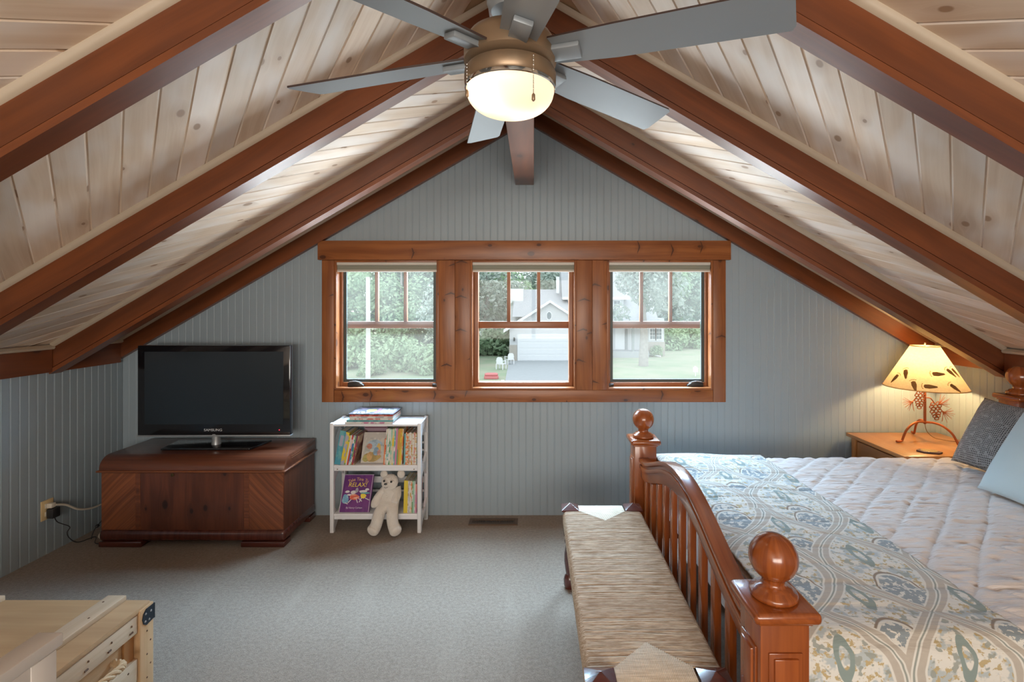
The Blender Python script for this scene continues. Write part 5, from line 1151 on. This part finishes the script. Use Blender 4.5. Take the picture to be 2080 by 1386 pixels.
# rope handle: three twisted strands
arc = spline([(GX1-0.030, 1.662, 0.366), (GX1+0.012, 1.652, 0.370), (GX1+0.036, 1.615, 0.380), (GX1+0.045, 1.54, 0.392), (GX1+0.045, 1.47, 0.392), (GX1+0.036, 1.40, 0.380), (GX1+0.012, 1.368, 0.370), (GX1-0.03, 1.358, 0.366)], 10)
M_rope = flat('sisal_rope', (0.60, 0.44, 0.27), 0.8, var=0.25, nscale=150)
rp = tag(empty('rope_handle'), None); rp.parent = cr; rp.location = -O + O
for s3 in range(3):
    pts = []
    for i, p in enumerate(arc):
        a = i*0.55 + s3*2*math.pi/3; pts.append((p.x + 0.0065*math.cos(a), p.y + 0.002*math.sin(a), p.z + 0.0065*math.sin(a)))
    m = MB(); m.tube(pts, 0.0068, 7); m.xf(TG); m.build('rope_strand', M_rope, rp, smooth=True)
wr = thing('railing', 'white painted half wall railing with flat cap in the near corner', 'railing', (-1.075, 0.72, 0))
O = Vector(wr.location)
m = MB(); m.box(-0.026, 0.030, -0.65, 0.375, 0.822, 0.850); m.build('cap_rail', M_cream, wr, bevel=0.004)
m = MB(); m.box(-0.014, 0.018, -0.65, 0.362, 0.0, 0.822); m.build('panel', M_cream, wr, bevel=0.002)
for a, b in ((0.31, 0.366), (-0.02, 0.04), (-0.65, -0.60)):
    m = MB(); m.box(-0.020, 0.024, a, b, 0.0, 0.818); m.build('stile', M_cream, wr, bevel=0.003)
m = MB(); m.box(-0.018, 0.022, -0.65, 0.36, 0.70, 0.818); m.build('top_rail', M_cream, wr, bevel=0.003)
# ================================================================== OUTDOORS, seen through the windows
GZ0 = -3.3
def grass_mat():
    m_, nt, b = newmat('pale_lawn'); tc = N(nt, 'ShaderNodeTexCoord'); a = noise_t(nt, tc.outputs['Object'], 0.35, 4); f = noise_t(nt, tc.outputs['Object'], 9, 4, 0.7)
    c = mix(nt, smooth(nt, a.outputs[0], 0.35, 0.65), (0.33, 0.40, 0.29), (0.44, 0.43, 0.35)); c = mix(nt, mth(nt, 'MULTIPLY', f.outputs[0], 0.5), c, (0.24, 0.31, 0.2)); nt.links.new(c, b.inputs['Base Color']); b.inputs['Roughness'].default_value = 1.0; b.inputs['Specular IOR Level'].default_value = 0.0; return m_
m = MB(); m.box(-60, 70, 6, 110, GZ0-0.3, GZ0); tag(m.build('ground', grass_mat()), 'pale lawn outside the windows', None, None, 'structure')
M_drive = flat('asphalt_drive', (0.40, 0.42, 0.44), 0.95, var=0.08, nscale=3, spec=0.1)
m = MB(); m.prism([(-2.1, 42), (4.2, 42), (4.8, 24), (-1.6, 24)], None, 'z', GZ0, GZ0+0.02); tag(m.build('driveway_path', M_drive), 'grey asphalt driveway before the garage', None, None, 'structure')
m = MB(); m.prism([(5.0, 44), (7.0, 44), (6.0, 38), (4.4, 36)], None, 'z', GZ0, GZ0+0.02); tag(m.build('front_path', M_drive), 'pale front path to the house door', None, None, 'structure')
M_sid = flat('pale_siding', (0.60, 0.61, 0.63), 0.8, spec=0.2); M_tr = flat('white_house_trim', (0.78, 0.79, 0.81), 0.6, spec=0.2)
M_shin = flat('roof_shingle', (0.40, 0.41, 0.43), 0.95, var=0.15, nscale=6, spec=0.1); M_brick = flat('tan_brick', (0.46, 0.42, 0.38), 0.95, var=0.12, nscale=8, spec=0.1); M_pane = flat('house_glass', (0.16, 0.20, 0.22), 0.15)
hs = thing('house', 'pale grey house with garage across the lawn', 'building', (5.0, 44.0, GZ0)); O = Vector(hs.location); TH_ = Matrix.Translation(-O)
def hp(nm, mat, boxes=(), prisms=(), par=None):
    m = MB()
    for q in boxes: m.box(*q)
    for poly, ax, a, b in prisms: m.prism(poly, None, ax, a, b)
    m.xf(TH_); return m.build(nm, mat, par or hs)
gx0, gx1, gp_, gy = -2.06, 4.83, 1.386, 42.0; ez = -0.42; pk_ = 1.92
hp('garage_wall', M_sid, prisms=[([(gx0, GZ0), (gx1, GZ0), (gx1, ez), (gp_, pk_-0.12), (gx0, ez)], 'y', gy, gy+7)])
for i in range(16): hp('siding_course', M_sid, prisms=[([(max(gx0, gp_-(pk_-0.2-(-3.2+0.3*i))/0.647), -3.2+0.3*i), (min(gx1, gp_+(pk_-0.2-(-3.2+0.3*i))/0.647), -3.2+0.3*i), (min(gx1, gp_+(pk_-0.2-(-3.2+0.3*i))/0.647), -3.17+0.3*i), (max(gx0, gp_-(pk_-0.2-(-3.2+0.3*i))/0.647), -3.17+0.3*i)], 'y', gy-0.02, gy+0.02)])
for sg in (-1, 1):
    L = 3.95; hp('garage_roof', M_shin, prisms=[([(gp_, pk_), (gp_+sg*L, pk_-0.647*L), (gp_+sg*L, pk_-0.647*L-0.14), (gp_, pk_-0.14)], 'y', gy-0.35, gy+8)])
    hp('rake_board', M_tr, prisms=[([(gp_, pk_-0.02), (gp_+sg*L, pk_-0.647*L-0.02), (gp_+sg*L, pk_-0.647*L-0.26), (gp_, pk_-0.26)], 'y', gy-0.40, gy-0.30)])
dx0, dx1, dz0, dz1 = -1.22, 3.66, GZ0, -1.19
gd = hp('garage_door', M_tr, [(dx0, dx1, gy-0.03, gy+0.02, dz0, dz1)])
for r in range(4):
    for q in range(8):
        w_ = (dx1-dx0)/8; h_ = (dz1-dz0)/4; hp('door_panel', M_tr, [(dx0+q*w_+0.06, dx0+(q+1)*w_-0.06, gy-0.05, gy-0.02, dz0+r*h_+0.06, dz0+(r+1)*h_-0.06)], par=gd)
hp('door_casing', M_tr, [(dx0-0.16, dx0, gy-0.06, gy+0.02, GZ0, dz1+0.16), (dx1, dx1+0.16, gy-0.06, gy+0.02, GZ0, dz1+0.16), (dx0, dx1, gy-0.06, gy+0.02, dz1, dz1+0.16)])
hp('brick_base', M_brick, [(gx0-0.03, dx0-0.2, gy-0.06, gy+0.02, GZ0, -1.95)])
m = MB(); m.lathe([(0.02, 0), (0.36, 0), (0.36, 0.08), (0.02, 0.08)], n=20); m.xf(TH_ @ Matrix.Translation((gp_-0.07, gy-0.02, 0.55)) @ Matrix.Rotation(math.pi/2, 4, 'X') @ Matrix.Diagonal((0.72, 1.15, 1, 1))); ow = m.build('oval_window', M_tr, hs)
m = MB(); m.lathe([(0.02, 0), (0.27, 0), (0.27, 0.10), (0.02, 0.10)], n=20); m.xf(TH_ @ Matrix.Translation((gp_-0.07, gy-0.02, 0.55)) @ Matrix.Rotation(math.pi/2, 4, 'X') @ Matrix.Diagonal((0.72, 1.15, 1, 1))); m.build('pane', M_pane, ow)
hp('porch_light', flat('lamp_black', (0.1, 0.1, 0.1), 0.5), [(-1.72, -1.58, gy-0.15, gy, -1.6, -1.3)])
hp('main_wall', M_sid, [(4.4, 12.2, 46, 54, GZ0, 0.2)])
hp('main_roof', M_shin, prisms=[([(45.4, -0.25), (54.5, -0.25), (50.0, 3.4)], 'x', 4.0, 11.6)])
hp('garage_back_roof', M_shin, prisms=[([(44.0, 0.4), (54, 0.4), (49.5, 3.0)], 'x', -1.9, 4.6)])
hp('upper_wall', M_sid, [(3.2, 8.6, 47, 53, 0.2, 2.15)])
hp('upper_roof', M_shin, prisms=[([(46.4, 2.0), (53.6, 2.0), (50.0, 6.0)], 'x', 2.7, 9.1)])
hp('upper_cornice', M_tr, [(2.7, 9.1, 46.35, 46.6, 1.95, 2.2)])
hp('chimney', M_tr, [(-2.3, -1.0, 47.0, 48.2, -0.5, 3.0)])
hp('vent_pipe', M_tr, [(2.2, 2.5, 48, 48.3, 2.6, 4.2)])
def hwin(x0, x1, z0, z1, y):
    f = hp('window', M_tr, [(x0-0.1, x1+0.1, y-0.05, y, z0-0.1, z1+0.1)]); n = max(2, int((x1-x0)/0.4))
    for i in range(n):
        for j in range(3): hp('pane', M_pane, [(x0+(x1-x0)*i/n+0.025, x0+(x1-x0)*(i+1)/n-0.025, y-0.07, y-0.03, z0+(z1-z0)*j/3+0.025, z0+(z1-z0)*(j+1)/3-0.025)], par=f)
hwin(7.65, 8.25, 0.85, 1.85, 47); hwin(3.4, 3.9, 0.9, 1.8, 47); hwin(10.85, 11.35, -1.75, -0.75, 46); hwin(11.45, 11.95, -1.75, -0.75, 46)
hp('brick_base', M_brick, [(10.4, 12.25, 45.92, 46.02, GZ0, -2.0)])
hp('front_door', M_tr, [(7.6, 8.5, 45.95, 46.02, -2.7, -0.75)]); hp('porch_floor', M_drive, [(7.0, 10.4, 44.4, 46, GZ0, -2.75)])
hp('porch_post', flat('post_grey', (0.30, 0.33, 0.34), 0.7), [(8.9, 9.1, 44.5, 44.7, -2.75, -0.2)]); hp('porch_roof', M_shin, [(6.8, 10.6, 44.2, 46, -0.25, -0.1)])
hp('shutter', flat('shutter_grey', (0.25, 0.28, 0.29), 0.7), [(8.55, 8.75, 45.9, 46, -2.7, -0.75)])
m = MB(); m.tube([(10.35, 45.85, -0.4), (10.35, 45.85, -2.9), (10.6, 45.6, -3.1), (11.6, 44.9, -3.25)], 0.07, 8); m.xf(TH_); m.build('downspout', M_tr, hs)

def leaf_mat(nm, a, b_):
    m_, nt, b = newmat(nm); tc = N(nt, 'ShaderNodeTexCoord'); nz = noise_t(nt, tc.outputs['Object'], 0.9, 4, 0.7); oi = N(nt, 'ShaderNodeObjectInfo')
    c = mix(nt, smooth(nt, nz.outputs[0], 0.3, 0.7), a, b_); hs_ = N(nt, 'ShaderNodeHueSaturation'); nt.links.new(c, hs_.inputs['Color']); nt.links.new(mth(nt, 'MULTIPLY_ADD', oi.outputs['Random'], 0.3, 0.85), hs_.inputs['Value'])
    out = nt.nodes['Material Output']; df = N(nt, 'ShaderNodeBsdfDiffuse'); tl = N(nt, 'ShaderNodeBsdfTranslucent'); nt.links.new(hs_.outputs[0], df.inputs[0]); nt.links.new(hs_.outputs[0], tl.inputs[0])
    mx = N(nt, 'ShaderNodeMixShader'); mx.inputs[0].default_value = 0.35; nt.links.new(df.outputs[0], mx.inputs[1]); nt.links.new(tl.outputs[0], mx.inputs[2]); nt.links.new(mx.outputs[0], out.inputs[0]); return m_
L_green = leaf_mat('leaf_green', (0.30, 0.44, 0.28), (0.52, 0.64, 0.44)); L_grey = leaf_mat('leaf_grey', (0.34, 0.42, 0.37), (0.58, 0.63, 0.57)); L_dark = leaf_mat('leaf_dark', (0.22, 0.32, 0.25), (0.44, 0.52, 0.42))  # leaf colours lightened to stand in for the bright washed-out haze
M_bark = flat('bark', (0.36, 0.34, 0.32), 0.95, var=0.25, nscale=4, spec=0.1)
def crown_mesh(seed, n, rx, rz, leaf, blobs):
    rg = random.Random(seed); m = MB(); cs_ = []
    for i in range(blobs):
        a = rg.uniform(0, 6.28); r = rg.uniform(0.2, 0.75)*rx; z = rg.uniform(-0.75, 0.75)*rz; cs_.append((r*math.cos(a), r*math.sin(a), z, rg.uniform(0.28, 0.5)*rx))
    for i in range(n):
        c = rg.choice(cs_); d = Vector((rg.gauss(0, 1), rg.gauss(0, 1), rg.gauss(0, 1))).normalized(); p = Vector(c[:3]) + d*c[3]*rg.uniform(0.75, 1.05)
        nn = (d + Vector((rg.gauss(0, .5), rg.gauss(0, .5), rg.gauss(0, .5)+0.4))).normalized(); t = nn.orthogonal().normalized(); b = nn.cross(t); a = rg.uniform(0, 6.28); t, b = t*math.cos(a)+b*math.sin(a), b*math.cos(a)-t*math.sin(a); l = leaf*rg.uniform(0.6, 1.3)
        m.add([p-t*l, p+b*l*0.55, p+t*l, p-b*l*0.55], [(0, 1, 2, 3)])
    return m
protos = {}
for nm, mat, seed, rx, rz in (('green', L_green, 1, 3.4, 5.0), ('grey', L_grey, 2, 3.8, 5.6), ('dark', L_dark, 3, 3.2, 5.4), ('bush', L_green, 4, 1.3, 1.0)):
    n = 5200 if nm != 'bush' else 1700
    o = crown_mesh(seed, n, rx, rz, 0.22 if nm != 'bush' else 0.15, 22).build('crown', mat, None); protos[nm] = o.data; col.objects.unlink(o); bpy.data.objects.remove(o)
tk = MB(); tk.tube([(0, 0, 0), (0.1, 0, 2.5), (-0.1, 0.1, 5.5), (0.1, 0, 9)], [0.34, 0.27, 0.2, 0.08], 9); to = tk.build('trunk', M_bark, None, smooth=True); TRUNK = to.data; bpy.data.objects.remove(to)
def tree(kind, x, y, s, zc, label, trunk=True, group='trees and shrubs beyond the lawn', rz=0.0):
    t = thing('tree' if kind != 'bush' else 'shrub', label, 'tree' if kind != 'bush' else 'shrub', (x, y, GZ0), rz, group)
    c = bpy.data.objects.new('crown', protos[kind]); col.objects.link(c); c.parent = t; c.location = (0, 0, zc); c.scale = (s, s, s); c.rotation_euler = (0, 0, rz*1.7)
    tag(c, kind='stuff')
    if trunk:
        b = bpy.data.objects.new('trunk', TRUNK); col.objects.link(b); b.parent = t; b.scale = (s, s, s)
    return t
R = random.Random(11); names_ = {'green': 'leafy green', 'grey': 'silvery green', 'dark': 'dark green'}
spots = [('green', -17.0, 44, 1.0, 4.2, 'behind the pale pole, outermost through the television side window'), ('dark', -13.6, 48, 1.05, 4.6, 'behind the pole in the television side window'), ('green', -11.6, 43, 0.85, 3.6, 'filling the middle of the television side window'), ('dark', -8.9, 46, 0.95, 4.4, 'at the inner pane of the television side window'), ('grey', -7.2, 40, 0.75, 3.9, 'at the mullion edge of the television side window'),
         ('grey', -4.8, 50, 1.05, 4.4, 'beside the garage in the middle window'), ('green', -3.5, 58, 1.1, 5.2, 'behind the chimney of the house'), ('grey', 0.5, 63, 1.2, 6.0, 'above the garage roof in the middle window'), ('dark', 4.0, 66, 1.2, 6.5, 'behind the upper roof of the house'), ('grey', 9.0, 60, 1.15, 6.5, 'behind the house seen in the bed side window'),
         ('grey', 13.5, 57, 1.1, 5.0, 'at the house end in the bed side window'), ('green', 15.5, 60, 1.1, 4.8, 'at the outer pane of the bed side window'), ('dark', 18.5, 62, 1.2, 5.0, 'beyond the lawn at the outer edge of the bed side window'), ('grey', 21.5, 66, 1.3, 5.5, 'farthest beyond the lawn through the bed side window'), ('green', -20.5, 52, 1.1, 4.6, 'far off at the edge of the television side window'), ('dark', -15.4, 58, 1.3, 5.0, 'in the back row behind the pole'), ('grey', -10.2, 60, 1.3, 5.2, 'in the back row of the television side window'), ('dark', -6.0, 64, 1.3, 5.4, 'in the back row by the mullion')]
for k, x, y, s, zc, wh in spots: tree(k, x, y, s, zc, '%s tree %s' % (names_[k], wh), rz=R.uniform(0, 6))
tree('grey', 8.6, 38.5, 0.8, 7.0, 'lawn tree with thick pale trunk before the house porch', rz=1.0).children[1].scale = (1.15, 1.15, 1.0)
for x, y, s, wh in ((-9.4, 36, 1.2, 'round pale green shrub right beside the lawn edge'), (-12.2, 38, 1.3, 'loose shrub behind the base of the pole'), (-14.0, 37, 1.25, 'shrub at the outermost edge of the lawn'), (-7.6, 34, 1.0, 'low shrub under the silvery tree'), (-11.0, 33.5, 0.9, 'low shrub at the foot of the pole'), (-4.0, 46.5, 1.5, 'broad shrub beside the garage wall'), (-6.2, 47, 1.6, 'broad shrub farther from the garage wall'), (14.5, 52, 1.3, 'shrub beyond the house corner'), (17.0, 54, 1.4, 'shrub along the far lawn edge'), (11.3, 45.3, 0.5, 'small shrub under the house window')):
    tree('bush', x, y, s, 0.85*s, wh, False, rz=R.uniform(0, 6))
m = MB(); m.tube([(0, 0, 0), (0.02, 0, 3.2), (0, 0, 6.5)], [0.15, 0.135, 0.12], 12); o = m.build('utility_pole', flat('weathered_pole', (0.62, 0.60, 0.59), 0.9, var=0.12, nscale=3), None, smooth=True); o.location = (-10.1, 30.0, GZ0); tag(o, 'weathered pale utility pole on the lawn', 'pole')
M_plas = flat('white_resin', (0.80, 0.80, 0.82), 0.5)
def lawn_chair(x, y, rz, lab):
    t = thing('lawn_chair', lab, 'chair', (x, y, GZ0), rz, 'white chairs on the lawn')
    m = MB(); m.box(-0.26, 0.26, -0.25, 0.25, 0.38, 0.42); m.build('seat', M_plas, t)
    m = MB(); m.prism([(-0.27, 0.42), (0.27, 0.42), (0.25, 0.80), (0.14, 0.92), (-0.14, 0.92), (-0.25, 0.80)], None, 'y', 0.22, 0.26); m.build('backrest', M_plas, t)
    for sx in (-1, 1):
        m = MB(); m.box(sx*0.28-0.03, sx*0.28+0.03, -0.27, 0.25, 0.62, 0.66); m.build('armrest', M_plas, t)
        for y_, h_ in ((-0.25, 0.62), (0.24, 0.42)): 
            m = MB(); m.box(sx*0.27-0.03, sx*0.27+0.03, y_-0.03, y_+0.03, 0, h_); m.build('leg', M_plas, t)
lawn_chair(-2.42, 36.6, 2.7, 'white plastic chair nearer on the lawn'); lawn_chair(-1.95, 39.5, -2.6, 'white plastic chair nearer the garage')
sd = thing('sandbox', 'faded red plastic sandbox on the lawn', 'sandbox', (-2.75, 32.0, GZ0)); M_red = flat('faded_red', (0.62, 0.20, 0.20), 0.5)
m = MB(); m.prism([(-0.42, -0.3), (0.42, -0.3), (0.48, 0.0), (0.36, 0.32), (-0.36, 0.32), (-0.48, 0.0)], None, 'z', 0.0, 0.2); m.build('tub', M_red, sd, bevel=0.04)
m = MB(); m.prism([(-0.40, -0.28), (0.40, -0.28), (0.45, 0.0), (0.32, 0.30), (-0.32, 0.30), (-0.45, 0.0)], None, 'z', 0.2, 0.36); m.build('lid', M_red, sd, bevel=0.07, seg=3)
m = MB(); m.box(-0.12, 0.12, -0.06, 0.06, 0.0, 0.03); m.box(-0.10, 0.10, -0.05, 0.05, 0.03, 0.07); o = m.build('garden_tray', M_plas, None, bevel=0.01); o.location = (-1.95, 31.0, GZ0); tag(o, 'small white tray lying on the lawn by the sandbox', 'tray')
m = MB(); m.tube([(0, 0, 0), (0, 0, 0.35)], 0.025, 8); m.box(-0.13, 0.13, -0.10, 0.10, 0.3, 0.55); m.prism([(-0.15, 0.55), (0.15, 0.55), (0, 0.68)], None, 'y', -0.12, 0.12); o = m.build('garden_ornament', M_plas, None); o.location = (10.85, 33.0, GZ0); tag(o, 'small white garden ornament on a short post in the lawn', 'ornament')  # invented ornament standing in for an unclear white spot
